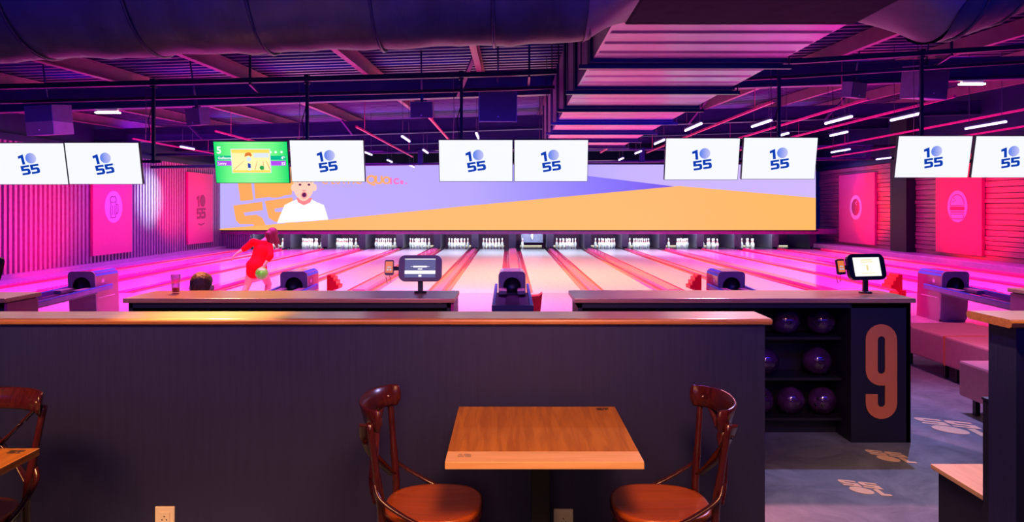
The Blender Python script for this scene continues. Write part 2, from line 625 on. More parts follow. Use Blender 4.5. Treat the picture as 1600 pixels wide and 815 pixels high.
def text_mesh(name, body, size, m, parent, loc, rot=(PI / 2, 0, 0), extrude=.001, align='LEFT', bold=.0):
    cu = bpy.data.curves.new(name, 'FONT')
    cu.body = body
    cu.size = size
    cu.extrude = extrude
    cu.offset = bold
    cu.align_x = align
    tmp = bpy.data.objects.new(name, cu)
    C.objects.link(tmp)
    dg = bpy.context.evaluated_depsgraph_get()
    me = bpy.data.meshes.new_from_object(tmp.evaluated_get(dg))
    bpy.data.objects.remove(tmp)
    me.materials.clear()
    me.materials.append(M[m])
    o = bpy.data.objects.new(name, me)
    C.objects.link(o)
    o.parent = parent
    o.location = loc
    o.rotation_euler = rot
    return o


T = Matrix.Translation
# ================================================================== room shell
o = MB().box(-13, 15, -3, 10.4, -.1, 0).build('floor', 'concrete', kind='structure')
o = MB().box(-12.5, 14.2, 10.4, 15.5, -.1, 0).build('floor', 'approach', kind='structure')
o = MB().box(-12.5, 14.2, 15.5, 37, -.25, -.14).build('floor', 'blackmat', kind='structure')
MB().box(-13.5, 15.5, 37, 37.2, -.25, 6).build('wall_back', 'blackmat', kind='structure')
# left ribbed wall
wl = MB().box(-12.75, -12.55, 11, 37, -.1, 6).build('wall_left', 'ribback', kind='structure')
mb = MB()
for k in range(112):
    y = 11.6 + k * .2
    mb.box(-12.55, -12.46, y, y + .10, .1, 3.45)
o = mb.build('rib', 'slat', wl)
o['kind'] = 'stuff'
MB().box(-12.5, -11.45, 15.5, 32.2, -.14, .02).use('ledge').build('trim_1', 'ledge', kind='structure')
MB().box(-12.5, -12.25, 15.5, 34, .02, .12).build('baseboard_left', 'ledge', kind='structure')
# right planked wall with pilaster
wr = MB().box(14.28, 14.5, 11, 37, -.1, 6).build('wall_right', 'ribback', kind='structure')
mb = MB()
z = .15
k = 0
while z < 3.3:
    hh = random.choice((.14, .18, .22, .16))
    mb.box(14.2 - random.choice((0, .015, .03)), 14.28, 12, 34, z, z + hh - .02)
    z += hh
mb.build('plank', 'plank', wr)['kind'] = 'stuff'
MB().box(13.86, 14.26, 26.0, 27.1, 0, 5.2, .01).build('trim_2', 'navy_dark', kind='structure')
MB().box(-12.6, -12.42, 11, 36.9, 3.45, 3.62).box(-12.6, -12.5, 11, 36.9, 3.62, 4.9).build('trim_5', 'steel_dark', kind='structure')
MB().box(14.12, 14.3, 11, 36.9, 3.45, 3.62).box(14.2, 14.3, 11, 36.9, 3.62, 5.4).build('trim_6', 'steel_dark', kind='structure')
MB().box(13.3, 14.2, 15.5, 34, -.14, .22, .02).build('trim_3', 'ledge', kind='structure')


# roof: sloping corrugated deck
def zr(x, y, base):
    return base + .033 * x + .03 * (y - 14)


mb = MB()
prof = []
y = 1.0
while y < 36.8:
    prof += [(y, 0), (y + .1, 0), (y + .13, .1), (y + .27, .1)]
    y += .3
XA, XB = -13.6, 15.6
va = [mb.bm.verts.new((XA, p[0], zr(XA, p[0], 4.55) + p[1])) for p in prof]
vb = [mb.bm.verts.new((XB, p[0], zr(XB, p[0], 4.55) + p[1])) for p in prof]
for i in range(len(prof) - 1):
    mb._face((va[i], vb[i], vb[i + 1], va[i + 1]))
mb.build('ceiling', 'roof', kind='structure')

IB = lambda h, wd: [(-wd / 2, 0), (wd / 2, 0), (wd / 2, .03), (.012, .03), (.012, h - .03), (wd / 2, h - .03), (wd / 2, h), (-wd / 2, h), (-wd / 2, h - .03), (-.012, h - .03), (-.012, .03), (-wd / 2, .03)]
ORD = 'first second third fourth fifth sixth seventh eighth ninth tenth eleventh twelfth thirteenth fourteenth fifteenth sixteenth seventeenth eighteenth nineteenth twentieth last'.split()
for i, d in enumerate((14.0, 22.5, 28.0, 33.0)):
    tag(MB().beam((XA, d, zr(XA, d, 3.86)), (XB, d, zr(XB, d, 3.86)), IB(.42, .2)).build('steel_beam', 'steel_dark'),
        ['dark steel I-beam across the hall above the screens, the nearest deep one', 'dark steel I-beam across the hall behind the nearest deep beam',
         'distant dark steel beam across the hall, third from the front', 'farthest dark steel beam, just in front of the end wall'][i],
        'beam', 'steel beams across the hall')
# purlins running away from the camera
CP = [(-.04, 0), (.06, 0), (.06, .02), (-.02, .02), (-.02, .24), (.06, .24), (.06, .26), (-.04, .26)]
px_ = [-11.6, -9.3, -7.1, -4.9, -2.6, -.55, 1.0, 3.7, 5.9, 8.1, 10.3, 12.6]
for i, x in enumerate(px_):
    nm = ('leftmost', 'second from the left', 'third from the left', 'fourth from the left', 'fifth from the left', 'first left of the square duct',
          'just above the square duct', 'first right of the square duct', 'second right of the square duct', 'fourth from the right end', 'second from the right end', 'rightmost')[i]
    tag(MB().beam((x, 7.5, zr(x, 7.5, 4.28)), (x, 36, zr(x, 36, 4.28)), CP).build('roof_purlin', 'purlin'),
        'steel purlin running away under the roof deck, ' + nm, 'purlin', 'roof purlins')
# diagonal knee braces
for i, (x, d, s_, where) in enumerate(((-4.7, 22.5, 1, 'left of the hanging speakers'), (-.95, 14, -1, 'beside the middle screen pole'), (5.4, 22.5, -1, 'right of the square duct'),
                                      (9.5, 22.5, -1, 'near the right small speaker'), (-9.2, 22.5, 1, 'above the left screens'), (2.2, 28, 1, 'behind the square duct'))):
    z0 = zr(x, d, 3.86)
    tag(MB().bar((x, d - .12, z0 + .02), (x - .35 * s_, d - .9, z0 + .62), .07, .05).build('knee_brace', 'steel_dark'),
        'short slanted steel brace from beam to roof, ' + where, 'brace', 'knee braces')

# screen rail: perforated steel channel that the screen poles hang from
SR = [(-14, 3.42), (-7.4, 3.54), (0, 3.73), (4.35, 3.92), (9, 4.22), (13, 4.4)]


def zrail(x):
    for a, b in zip(SR, SR[1:]):
        if x <= b[0]:
            return a[1] + (b[1] - a[1]) * (x - a[0]) / (b[0] - a[0])
    return SR[-1][1]


for xa, xb, lab in ((-12.4, .7, 'long perforated steel channel left of the square duct, holding the screen poles'), (2.7, 13.7, 'perforated steel channel right of the square duct, holding the right screen poles')):
    sr = thing('cable_tray', lab, 'cable tray', (0, 0, 0), 0, 'screen pole channels')
    mb = MB()
    mb2 = MB()
    xs = [xa] + [q[0] for q in SR if xa < q[0] < xb] + [xb]
    for a, b in zip(xs, xs[1:]):
        mb.bar((a, 10.95, zrail(a)), (b, 10.95, zrail(b)), .09, .07)
        mb2.tube([(a, 11.35, zrail(a) - .16), (b, 11.35, zrail(b) - .16)], .03, 8)
    mb.build('channel', 'steel_dark', sr)
    mb2.build('conduit', 'steel_dark', sr)
    for x in [xa + .4 + q * (xb - xa - .8) / 3 for q in range(4)]:
        MB().bar((x, 10.95, zrail(x)), (x, 10.95, zr(x, 10.95, 4.66)), .03, .03).build('hanger', 'steel_dark', sr)
        MB().bar((x, 10.93, zrail(x) - .05), (x, 11.38, zrail(x) - .13), .03, .03).build('bracket', 'steel_dark', sr)

# curtain truss in front of the far ceiling
tr = thing('curtain_truss', 'dark ladder truss spanning the hall above the mural', 'truss')
mb = MB()
zt = lambda x, b: b + .012 * x
mb.tube([(-13, 26, zt(-13, 3.76)), (14.2, 26, zt(14.2, 3.76))], .05, 8)
mb.build('upper_tube', 'steel_dark', tr)
MB().tube([(-13, 26, zt(-13, 3.34)), (14.2, 26, zt(14.2, 3.34))], .05, 8).build('lower_tube', 'steel_dark', tr)
for px in (100, 225, 340, 560, 657, 830, 1003, 1180, 1355):
    x = (px - CX) * 26 / F
    MB().box(x - .09, x + .09, 25.94, 26.06, zt(x, 3.3), zt(x, 3.8)).build('upright', 'steel_dark', tr)

# ================================================================== ducts
# round fabric duct across the hall, left and right of the square duct
CROSS = 'dark blue fabric air duct'


def duct(path, name, label, folds):
    th = thing(name, label, 'duct')
    mb = MB()
    n = 36
    rings = []
    for i, (x, y, z, r) in enumerate(path):
        ring = []
        for k in range(n):
            a = 2 * PI * k / n
            rr = r * (1 + folds * .018 * math.sin(i * 2.3 + k * .6) * (1 if i % 2 else .4))
            ring.append(mb.bm.verts.new((x + .02 * math.sin(k + i), y + rr * math.cos(a), z + rr * math.sin(a))))
        rings.append(ring)
    for i in range(len(rings) - 1):
        for k in range(n):
            mb._face((rings[i][k], rings[i][(k + 1) % n], rings[i + 1][(k + 1) % n], rings[i + 1][k]), True)
    mb.build('fabric_sleeve', 'fabric', th)
    for (x, y, z, r) in path[3::6]:
        mb = MB()
        pts = [(x, y + (r + .006) * math.cos(2 * PI * k / n), z + (r + .006) * math.sin(2 * PI * k / n)) for k in range(n + 1)]
        mb.tube(pts, .012, 6, cap=False)
        mb.build('hoop', 'steel_dark', th)
    return th


path = []
for k in range(45):
    x = -5.2 + k * 5.75 / 44
    path.append((x, 5.2, 3.47 + .033 * x + .01 * math.sin(k * .9), .56))
duct(path, 'fabric_duct', 'wide dark blue fabric air duct across the upper left', 1)
path = []
for k in range(18):
    x = 2.95 + k * .85 / 17
    path.append((x, 5.2, 3.47 + .4 * (x - 2.95) ** 1.3, .56))
duct(path, 'fabric_duct', 'short dark round air duct at the upper right corner', .5)
DL, DR, DZ, DT = .79, 2.58, 3.16, 4.02
sq = thing('square_duct', 'big galvanised rectangular air duct running away under the roof', 'duct')
y = 5.53
sec = 1.6
k = 0
fl = []
while y < 16.2:
    y2 = min(y + sec, 16.9)
    mb = MB()
    # panel with shallow cross ribs on the underside
    mb.box(DL, DR, y + .1, y2 - .1, DZ, DT)
    for q in range(3):
        yy = y + .35 + q * .38
        mb.prism([(0, 0), (.05, -.012), (.1, 0)], DR - DL - .04, T((DL + .02, yy, DZ)) @ Matrix.Rotation(-PI / 2, 4, 'Z') @ Matrix.Scale(-1, 4, (1, 0, 0)))
    mb.build('duct_section', 'galv', sq)
    f = MB()
    f.box(DL - .03, DR + .03, y2 - .12, y2 - .03, DZ - .03, DT + .02)
    f.box(DL - .03, DR + .03, y2 + .03, y2 + .12, DZ - .03, DT + .02)
    f.box(DL + .0, DR - .0, y2 - .03, y2 + .03, DZ, DT)
    f.build('flange', 'steel_dark', sq)
    h = MB()
    h.bar((DL - .12, y2, DZ - .05), (DR + .12, y2, DZ - .05), .05, .04)
    for xx in (DL - .1, DR + .1):
        h.tube([(xx, y2, DZ - .06), (xx, y2, zr(xx, y2, 4.5))], .008, 6)
    h.build('hanger', 'steel_dark', sq)
    y += sec
    k += 1
# plenum box where the round ducts meet the square one, with flared collars
pl = thing('duct_plenum', 'dark sheet metal box joining the round ducts to the square duct', 'duct plenum')
MB().box(.86, 2.56, 4.68, 5.55, 3.12, 4.03, .02).build('box', mat('matt_plenum', (.05, .03, .07), .85, spec=.1), pl)
for side in (-1, 1):
    mb = MB()
    xs = [(.52, 0), (.86, 1)] if side < 0 else [(2.95, 0), (2.56, 1)]
    rings = []
    n = 36
    for q in range(5):
        t = q / 4
        x = xs[0][0] + (xs[1][0] - xs[0][0]) * t
        ring = []
        for kk in range(n):
            a = 2 * PI * kk / n
            cy_, cz_ = 5.2 + .565 * math.cos(a), 3.49 + .565 * math.sin(a)
            m_ = max(abs(math.cos(a)), abs(math.sin(a)))
            sy_, sz_ = 5.115 + .43 * math.cos(a) / m_, 3.575 + .45 * math.sin(a) / m_
            ring.append(mb.bm.verts.new((x, cy_ + (sy_ - cy_) * t, cz_ + (sz_ - cz_) * t)))
        rings.append(ring)
    for i in range(4):
        for kk in range(n):
            mb._face((rings[i][kk], rings[i][(kk + 1) % n], rings[i + 1][(kk + 1) % n], rings[i + 1][kk]), True)
    mb.build('flared_collar', mat('dull_collar_metal', (.2, .13, .26), .5, .5), pl)

# ================================================================== lanes
X0 = .157
PITCH = 3.28
LY0, LY1 = 15.5, 32.0
HALF = .52
lanes = []
for n in range(-3, 5):
    c = X0 + n * PITCH
    lanes.append((c - .87, n, -1))
    if n < 4:
        lanes.append((c + .87, n, 1))
ordn = ['first', 'second', 'third', 'fourth', 'fifth', 'sixth', 'seventh', 'eighth']
lanes.sort()
mid = [i for i, l in enumerate(lanes) if l[0] > X0][0]


def lane_where(i):
    return (ordn[i - mid] + ' lane right of the centre') if i >= mid else (ordn[mid - 1 - i] + ' lane left of the centre')


for i, (x, n, s) in enumerate(lanes):
    t = thing('bowling_lane', 'glossy pale boards of the ' + lane_where(i), 'bowling lane', (x, LY0, 0), 0, 'bowling lanes')
    MB().box(-HALF, HALF, 0, LY1 - LY0, -.06, .0).build('lane_surface', 'lane', t)
    MB().box(-HALF, HALF, LY1 - LY0, 18.6, -.06, -.001).build('pin_deck', 'deck_dark', t)
    # half-round gutters
    for sd in (-1, 1):
        near = (sd == -s)        # the side towards the pair's own ball return
        gw = .2 if near else .17
        mb = MB()
        pts = [(HALF + gw * (1 - math.cos(PI * q / 8)) / 2, -.075 * math.sin(PI * q / 8) - .004) for q in range(9)]
        a = [mb.bm.verts.new((sd * p[0], 0, p[1])) for p in pts]
        b = [mb.bm.verts.new((sd * p[0], 16.6, p[1])) for p in pts]
        for q in range(8):
            mb._face((a[q], a[q + 1], b[q + 1], b[q]), True)
        mb.build('gutter', 'gutter', t)
        mb = MB()
        a = [mb.bm.verts.new((sd * p[0], 16.6, p[1])) for p in pts]
        b = [mb.bm.verts.new((sd * p[0], 18.4, p[1])) for p in pts]
        for q in range(8):
            mb._face((a[q], a[q + 1], b[q + 1], b[q]), True)
        mb.build('gutter_end', 'deck_dark', t)
    tl = MB().box(-.5, .5, 19.0, 19.06, .005, .035).build('tail_plank', 'tail', t)  # lit plank behind the pins, its light put in as glow
# cappings between the lanes
for n in range(-3, 5):
    c = X0 + n * PITCH
    wd = .15
    th = tag(MB().prism([(-wd, -.05), (wd, -.05), (wd, .03), (wd - .03, .07), (-wd + .03, .07), (-wd, .03)], 15.9, T((c, LY0, 0))).build('ball_return_capping', 'capping'),
             'pink raised cover over the return track, ' + ('under the centre ball return line' if n == 0 else ordn[abs(n) - 1] + (' right' if n > 0 else ' left') + ' of the centre one'),
             'capping', 'lane cappings')
    tag(MB().prism([(-wd, -.05), (wd, -.05), (wd, .03), (wd - .03, .07), (-wd + .03, .07), (-wd, .03)], .9, T((c, LY0 + 15.9, 0))).build('capping_end', 'deck_dark'),
        'dark far end block of the ' + ('centre' if n == 0 else ordn[abs(n) - 1] + (' right' if n > 0 else ' left')) + ' return track cover', 'capping end', 'capping ends')
for n in range(-4, 4):
    c = X0 + (n + .5) * PITCH
    wd = .08
    k_ = n
    wh = (ordn[n] + ' right' if n >= 0 else ordn[-n - 1] + ' left') + ' of the centre ball return'
    tag(MB().prism([(-wd, -.05), (wd, -.05), (wd, .02), (wd - .02, .035), (-wd + .02, .035), (-wd, .02)], 16.6, T((c, LY0, 0))).build('lane_divider', 'capping'),
        'narrow pink divider strip between two lane pairs, ' + wh, 'lane divider', 'narrow lane dividers')

# pit: fascia, dividers, curtain
MB().box(-12.5, 14.2, 32.25, 32.4, .64, .86).build('trim_4', mat('mask_fascia', (.35, .08, .25), .4), kind='structure')
cent = sorted([X0 + n * PITCH for n in range(-3, 5)] + [X0 + (n + .5) * PITCH for n in range(-4, 4)])
for i, c in enumerate(cent):
    j = i
    tag(MB().box(c - .15, c + .15, 32.55, 32.62, .07, .66).box(c - .12, c - .09, 32.62, 35.2, .0, .66).box(c + .09, c + .12, 32.62, 35.2, .0, .66).build('kickback_panel', mat('kickback', (.08, .06, .12), .45)),
        'dark partition between pin decks, the ' + ORD[i] + ' one from the left wall', 'pit partition', 'pit partitions')
pit = MB().box(-12.5, 14.2, 35.3, 35.35, -.14, .9).build('pit_curtain', mat('pit_curtain', (.12, .03, .09), .7))
tag(pit, 'dark plum curtain at the back of the pin pits', 'pit curtain')
# ribbed panel at the far left of the pit
mb = MB()
for k in range(14):
    xx = -12.45 + k * .09
    mb.box(xx, xx + .05, 32.3, 32.36, .03, .64)
mb.box(-12.5, -11.2, 32.36, 32.4, -.05, .66)
tag(mb.build('ribbed_panel', 'slat'), 'small ribbed panel closing the pit beside the left wall', 'panel')

# pins
pm = MB()
pm.slots = ['pin', 'pinred']
PR = [(0, 0), (.026, 0), (.03, .01), (.045, .06), (.0605, .115), (.058, .15), (.045, .2), (.029, .235), (.024, .26), (.0225, .275), (.024, .29), (.03, .33), (.032, .35), (.028, .37), (.015, .38), (0, .381)]
pm.lathe([(r * 1.12, z * 1.1) for r, z in PR], (0, 0, 0), 14, None, [0] * 7 + [1, 0, 1] + [0] * 6)
pin0 = pm.build('bowling_pin')
spots = []
for row in range(4):
    for q in range(row + 1):
        spots.append(((q - row / 2) * .3048 * .92, row * .264))
PY = 32.65
first = True
for i, (x, n, s) in enumerate(lanes):
    if n == 4:
        continue
    for j, (dx, dy) in enumerate(spots):
        if i == mid and j != 6:
            continue
        if i == len(lanes) - 2 and j in (0, 2, 5, 9, 8):
            continue
        if i == len(lanes) - 3 and j in (5, 8, 9, 2):
            continue
        if i == len(lanes) - 4 and j in (3, 7):
            continue
        p = pin0 if first else pin0.copy()
        if not first:
            C.objects.link(p)
        first = False
        p.location = (x + dx, PY + dy, 0)
        tag(p, ('white red-banded pin left standing alone on the ' if i == mid else 'white red-banded bowling pin in the rack on the ') + lane_where(i), 'bowling pin', 'bowling pins on the ' + lane_where(i))
    area((x, 32.47, .84), (x, 33.0, 0.05), .95, .06, 26, (.85, 1, .95), 170)
# a pin hanging in the pinsetter of the cleared lane
hp = pin0.copy()
C.objects.link(hp)
hp.location = (lanes[mid][0] + .02, 33.44, .36)
tag(hp, 'white pin held up in the machine above the cleared lane right of centre', 'bowling pin')
sw = tag(MB().box(lanes[mid][0] - .48, lanes[mid][0] + .5, 33.5, 33.53, .22, .62, .005).build('pinsetter_sweep', mat('sweep_board', (.2, .2, .35), .4)),
         'bluish sweep board lowered behind the cleared lane right of centre', 'sweep board')

# mural
S = 32.3 / F
MY = 32.2


def mp(px, py):
    return ((px - CX) * S, H - (py - CY) * S)


mur = thing('mural_screen', 'huge lit lavender and orange mural screen above the pin decks', 'mural screen', (0, MY, 0))
MB().box(mp(345, 0)[0], mp(1273, 0)[0], 0, .08, mp(0, 359)[1], mp(0, 257)[1]).build('screen_panel', 'mural', mur)
MB().box(mp(341, 0)[0], mp(1277, 0)[0], .02, .12, mp(0, 361)[1], mp(0, 359)[1]).box(mp(341, 0)[0], mp(1277, 0)[0], .02, .12, mp(0, 257)[1], mp(0, 255)[1]).build('frame', 'black', mur)
MB().prism([mp(*p) for p in ((798, 257.3), (1273, 257.3), (1273, 310), (1060, 292), (920, 275))], .004, T((0, -.004, 0))).build('pale_wedge', 'mural2', mur)
MB().prism([mp(*p) for p in ((345, 357), (515, 343), (730, 321.5), (1060, 290.5), (1273, 309), (1273, 359), (345, 359))], .004, T((0, -.012, 0))).build('orange_wedge', 'morange', mur)
# orange logo on the mural
mb = MB()
mb.prism([mp(*p) for p in ((370, 262), (391, 258), (397, 312), (377, 314))], .004, T((0, -.006, 0)))
mb.prism([mp(*p) for p in [(430 + 32 * math.cos(a), 278 + 31 * math.sin(a)) for a in [2 * PI * k / 30 for k in range(30)]]], .004, T((0, -.006, 0)))
mb.prism([mp(*p) for p in ((398, 280), (459, 280), (457, 304), (400, 310))], .004, T((0, -.006, 0)))
F1 = [(366, 321), (411, 315), (412, 328), (382, 332), (384, 337), (402, 335), (411, 340), (417, 353), (400, 355), (397, 350), (376, 350), (370, 344)]
F2 = [(415, 314), (458, 308), (460, 321), (430, 326), (431, 331), (452, 330), (462, 336), (462, 350), (430, 346), (421, 340)]
mb.prism([mp(*p) for p in F1], .004, T((0, -.006, 0)))
mb.prism([mp(*p) for p in F2], .004, T((0, -.006, 0)))
mb.build('orange_logo', 'morange2', mur)
# the child in the picture
mb = MB()
mb.prism([mp(*p) for p in ((434, 348.5), (439, 336), (446, 320), (456, 315), (466, 311), (487, 311), (497, 316), (507, 320), (511, 332), (514, 343))], .004, T((0, -.016, 0)))
mb.build('picture_shirt', 'mwhite', mur)
mb = MB()
mb.prism([mp(*p) for p in ((464, 309), (489, 309), (486, 316), (476, 320.5), (467, 316))], .002, T((0, -.019, 0)))
mb.build('picture_neck', 'mskind', mur)
mb = MB()
mb.prism([mp(*p) for p in [(475.5 + 16.5 * math.cos(a) * (1 - .22 * max(0, math.sin(a)) ** 1.5), 291 + 23 * math.sin(a)) for a in [2 * PI * k / 36 for k in range(36)]]], .003, T((0, -.023, 0)))
for ex in (459, 493):
    mb.prism([mp(*p) for p in [(ex + 3.2 * math.cos(a), 293 + 5.5 * math.sin(a)) for a in [2 * PI * k / 16 for k in range(16)]]], .003, T((0, -.022, 0)))
mb.build('picture_face', 'mskin', mur)
mb = MB()
for ex in (470, 484):
    mb.prism([mp(*p) for p in [(ex + 2.1 * math.cos(a), 288.5 + 1.7 * math.sin(a)) for a in [2 * PI * k / 16 for k in range(16)]]], .002, T((0, -.027, 0)))
    mb.prism([mp(*p) for p in ((ex - 4, 285), (ex, 283.4), (ex + 4, 285), (ex + 4, 284.2), (ex, 282.6), (ex - 4, 284.2))], .002, T((0, -.027, 0)))
mb.prism([mp(*p) for p in [(476.5 + 3.4 * math.cos(a), 304.5 + 3.6 * math.sin(a)) for a in [2 * PI * k / 18 for k in range(18)]]], .002, T((0, -.027, 0)))
mb.build('picture_eyes_and_mouth', 'mdark', mur)
mb = MB()
ribbon(mb, [mp(*p) for p in [(476.5 + 4.2 * math.cos(a), 304.8 + 4.6 * math.sin(a)) for a in [2 * PI * k / 18 for k in range(18)]]], .035, .002, T((0, -.026, 0)), True)
mb.prism([mp(*p) for p in ((473, 297), (480, 297), (478.5, 298.6), (474.5, 298.6))], .002, T((0, -.026, 0)))
mb.build('picture_lips_and_nose', 'mskind', mur)
# lettering, shrinking to the right
for ch, px, size, m in (('Q', 573, 15, 'morange2'), ('U', 586.5, 14, 'morange2'), ('O', 598, 12.5, 'morange2'), ('I', 610, 10.5, 'mpink'), ('C', 615.5, 9.5, 'mpink'), ('e', 626, 8, 'mpink'), ('.', 634, 8, 'mpink')):
    q = mp(px, 287)
    text_mesh('letter', ch, size * S * 1.25, m, mur, (q[0], -.012, q[1]), bold=.02)
for k, (ch, px) in enumerate((('C', 504), ("'", 514), ('E', 518), ('S', 526), ('T', 534), ('P', 544), ('A', 552), ('S', 560))):
    q = mp(px, 287)
    text_mesh('letter', ch, 10.5 * S * 1.25, 'morange2', mur, (q[0], -.012, q[1]), bold=.01)

# posters on side walls
def poster(label, x, y0, y1, z0, z1, m, side, icon):
    t = thing('wall_poster', label, 'poster', (x, (y0 + y1) / 2, (z0 + z1) / 2), -PI / 2 * side if False else (PI / 2 if side < 0 else -PI / 2), 'posters on the side walls')
    wd, hh = (y1 - y0) / 2, (z1 - z0) / 2
    MB().box(-wd, wd, 0, .1, -hh, hh, .006).build('poster_panel', m, t)
    if icon != 'logo':
        MB().prism(circle_pts(0, .05, .52, .5), .006, T((0, -.008, 0))).build('disc', 'disc', t)
    mb = MB()
    tt = T((0, -.014, 0))
    if icon == 'mug':
        ribbon(mb, [(-.17, .2), (-.2, -.1), (-.17, -.28), (.1, -.28), (.14, -.1), (.12, .2)], .03, .004, tt, True)
        ribbon(mb, [(.13, .13), (.25, .12), (.27, -.05), (.22, -.15), (.13, -.16)], .03, .004, tt)
        ribbon(mb, [(-.19, .2), (-.22, .3), (-.12, .38), (0, .36), (.08, .38), (.15, .28), (.12, .2)], .03, .004, tt)
        for dx in (-.08, .04):
            mb.prism([(dx - .012, -.2), (dx + .012, -.2), (dx + .012, .1), (dx - .012, .1)], .004, tt)
    elif icon == 'burger':
        ribbon(mb, [(.36 * math.cos(a), .08 + .34 * math.sin(a)) for a in [PI * k / 14 for k in range(15)]] + [(-.36, .07)], .022, .004, tt, True)
        mb.prism(round_rect(-.38, .38, -.07, .04, .04), .004, tt)
        mb.prism(round_rect(-.36, .36, -.14, -.11, .012), .004, tt)
        ribbon(mb, [(-.34, -.19), (.34, -.19), (.33, -.3), (.27, -.34), (-.27, -.34), (-.33, -.3)], .022, .004, tt, True)
        for px, pz in ((-.17, .3), (-.1, .24), (-.2, .2)):
            mb.prism(circle_pts(px, pz, .022, n=8), .004, tt)
    elif icon == 'ball':
        mb.prism(circle_pts(0, .06, .34, .34), .004, tt)
    else:
        logo_digits(mb, .085, .02, 0, .05, .004, tt)
        logo_circle(mb, .085, .02, 0, .05, .004, tt)
        ribbon(mb, [(-.3, -.62), (.0, -.68), (.3, -.6)], .04, .004, tt)
    mb.build('icon', 'ink', t)
    if icon == 'ball':
        mb = MB()
        for px, pz in ((.02, .22), (.1, .27), (.1, .17)):
            mb.prism(circle_pts(px, pz, .03, n=10), .004, T((0, -.02, 0)))
        mb.build('finger_holes', 'disc', t)
    return t


poster('pink poster with a beer mug disc on the left ribbed wall', -12.38, 22.2, 24.5, .33, 3.17, 'poster', -1, 'mug')
poster('pink poster with a dark 1055 logo on the left ribbed wall', -12.38, 28.8, 31.2, .35, 3.17, 'poster', -1, 'logo')
poster('pink poster with a dark bowling ball disc on the right wall', 14.08, 28.7, 31.8, .33, 3.15, 'poster', 1, 'ball')
poster('rose poster with a burger disc on the right plank wall', 14.08, 22.2, 24.6, .33, 3.2, 'poster_red', 1, 'burger')

# ================================================================== hanging screens
TW, TH = 1.068, .605


def tv(px, py, label, group='white hanging logo screens', green=False):
    """centre of the screen in the row at 10.9 m"""
    c = at(px, py, 10.9)
    t = thing('hanging_screen', label, 'screen', c, 0, group)
    t.rotation_euler = (math.radians(12), 0, 0)
    MB().box(-TW / 2 - .008, TW / 2 + .008, .004, .06, -TH / 2 - .008, TH / 2 + .008, .004).build('bezel', 'black', t)
    MB().box(-.2, .2, .06, .16, -.12, .12).build('wall_bracket', 'steel_dark', t)
    MB().box(-TW / 2, TW / 2, 0, .004, -TH / 2, TH / 2).build('display', 'g1' if green else 'screen', t)
    if not green:
        s, r = .0275, math.radians(8)
        mb = MB()
        logo_digits(mb, s, r, 0, .0, .002, T((0, -.003, 0)))
        mb.build('logo_digits', 'logoblue', t)
        mb = MB()
        q = place2([(6.6, 8.35)], s, r, 0, 0)[0]
        mb.prism(circle_pts(0, 0, 2.85 * s), .002)
        o = mb.build('logo_ball', 'logoball', t)
        o.location = (q[0], -.0028, q[1])
    return t


mk = lambda d=.002: T((0, -d, 0))
PW = 1165 / 10.9
tvs = [(45.5, 256, 'leftmost hanging screen with the blue 1055 logo, cut by the frame'), (162, 255.5, 'white 1055 logo screen, right one of the left edge pair'),
       (393, 253.5, 'hanging screen showing a green bowling score picture'), (511.5, 251.5, 'white 1055 logo screen right of the green score screen'),
       (743.5, 251, 'white 1055 logo screen, left one of the middle pair'), (861, 251, 'white 1055 logo screen, right one of the middle pair'),
       (1097, 248.5, 'white 1055 logo screen above the right end of the mural, left of its pair'), (1218, 247.5, 'white 1055 logo screen, right one above the right end of the mural'),
       (1458.5, 245, 'white 1055 logo screen in front of the burger poster'), (1579, 245, 'rightmost 1055 logo screen, cut by the frame edge')]
tvo = [tv(a, b, l, green=(i == 2), group=None if i == 2 else 'white hanging logo screens') for i, (a, b, l) in enumerate(tvs)]
gt = tvo[2]
X1, Z1 = TW / 2, TH / 2


def g2(u, v):        # 0..1 across and down the screen
    return (-X1 + u * TW, Z1 - v * TH)


def gbox(mb, u0, u1, v0, v1, off, th=.001):
    a, b = g2(u0, v1), g2(u1, v0)
    mb.box(a[0], b[0], -off, -off + th, a[1], b[1])
    return mb


gbox(MB(), .03, .97, .34, .44, .002).build('score_row', 'gteal', gt)
gbox(MB(), .03, .97, .46, .58, .002).build('score_row', 'gviolet', gt)
text_mesh('lane_number', '5', .14, 'white_e', gt, (g2(.035, .28)[0], -.003, g2(.035, .28)[1]), bold=.004)
text_mesh('player_name', 'Guillaume', .05, 'white_e', gt, (g2(.045, .42)[0], -.003, g2(.045, .42)[1]), bold=.001)
text_mesh('player_name', 'Lenny', .05, 'white_e', gt, (g2(.045, .55)[0], -.003, g2(.045, .55)[1]), bold=.001)
text_mesh('player_score', '49', .055, 'white_e', gt, (g2(.91, .42)[0], -.003, g2(.91, .42)[1]), bold=.002)
text_mesh('player_score', '52', .055, 'white_e', gt, (g2(.91, .56)[0], -.003, g2(.91, .56)[1]), bold=.002)
mb = MB()
for u in (.77, .84, .92):
    mb.prism([(g2(u, .25)[0] + p[0], g2(u, .25)[1] + p[1]) for p in circle_pts(0, 0, .018, n=12)], .001, mk(.003))
mb.build('score_dots', 'white_e', gt)
gbox(MB(), .225, .765, .17, .76, .004).build('picture_frame', 'gsky', gt)
gbox(gbox(MB(), .235, .755, .185, .27, .006), .235, .755, .69, .75, .006).build('picture_band', 'gyellow', gt)
gbox(MB(), .235, .755, .27, .69, .006).build('picture_floor', 'gpale', gt)
gbox(MB(), .54, .74, .27, .38, .008).build('picture_board', 'gsky', gt)
mb = MB()
for u0, u1, w_ in ((.40, .25, .005), (.58, .54, .004), (.66, .66, .004), (.70, .75, .005)):
    a, b = g2(u0, .46), g2(u1, .68)
    mb.prism([a, (a[0] + w_, a[1]), (b[0] + w_ * 2, b[1]), b], .001, mk(.008))
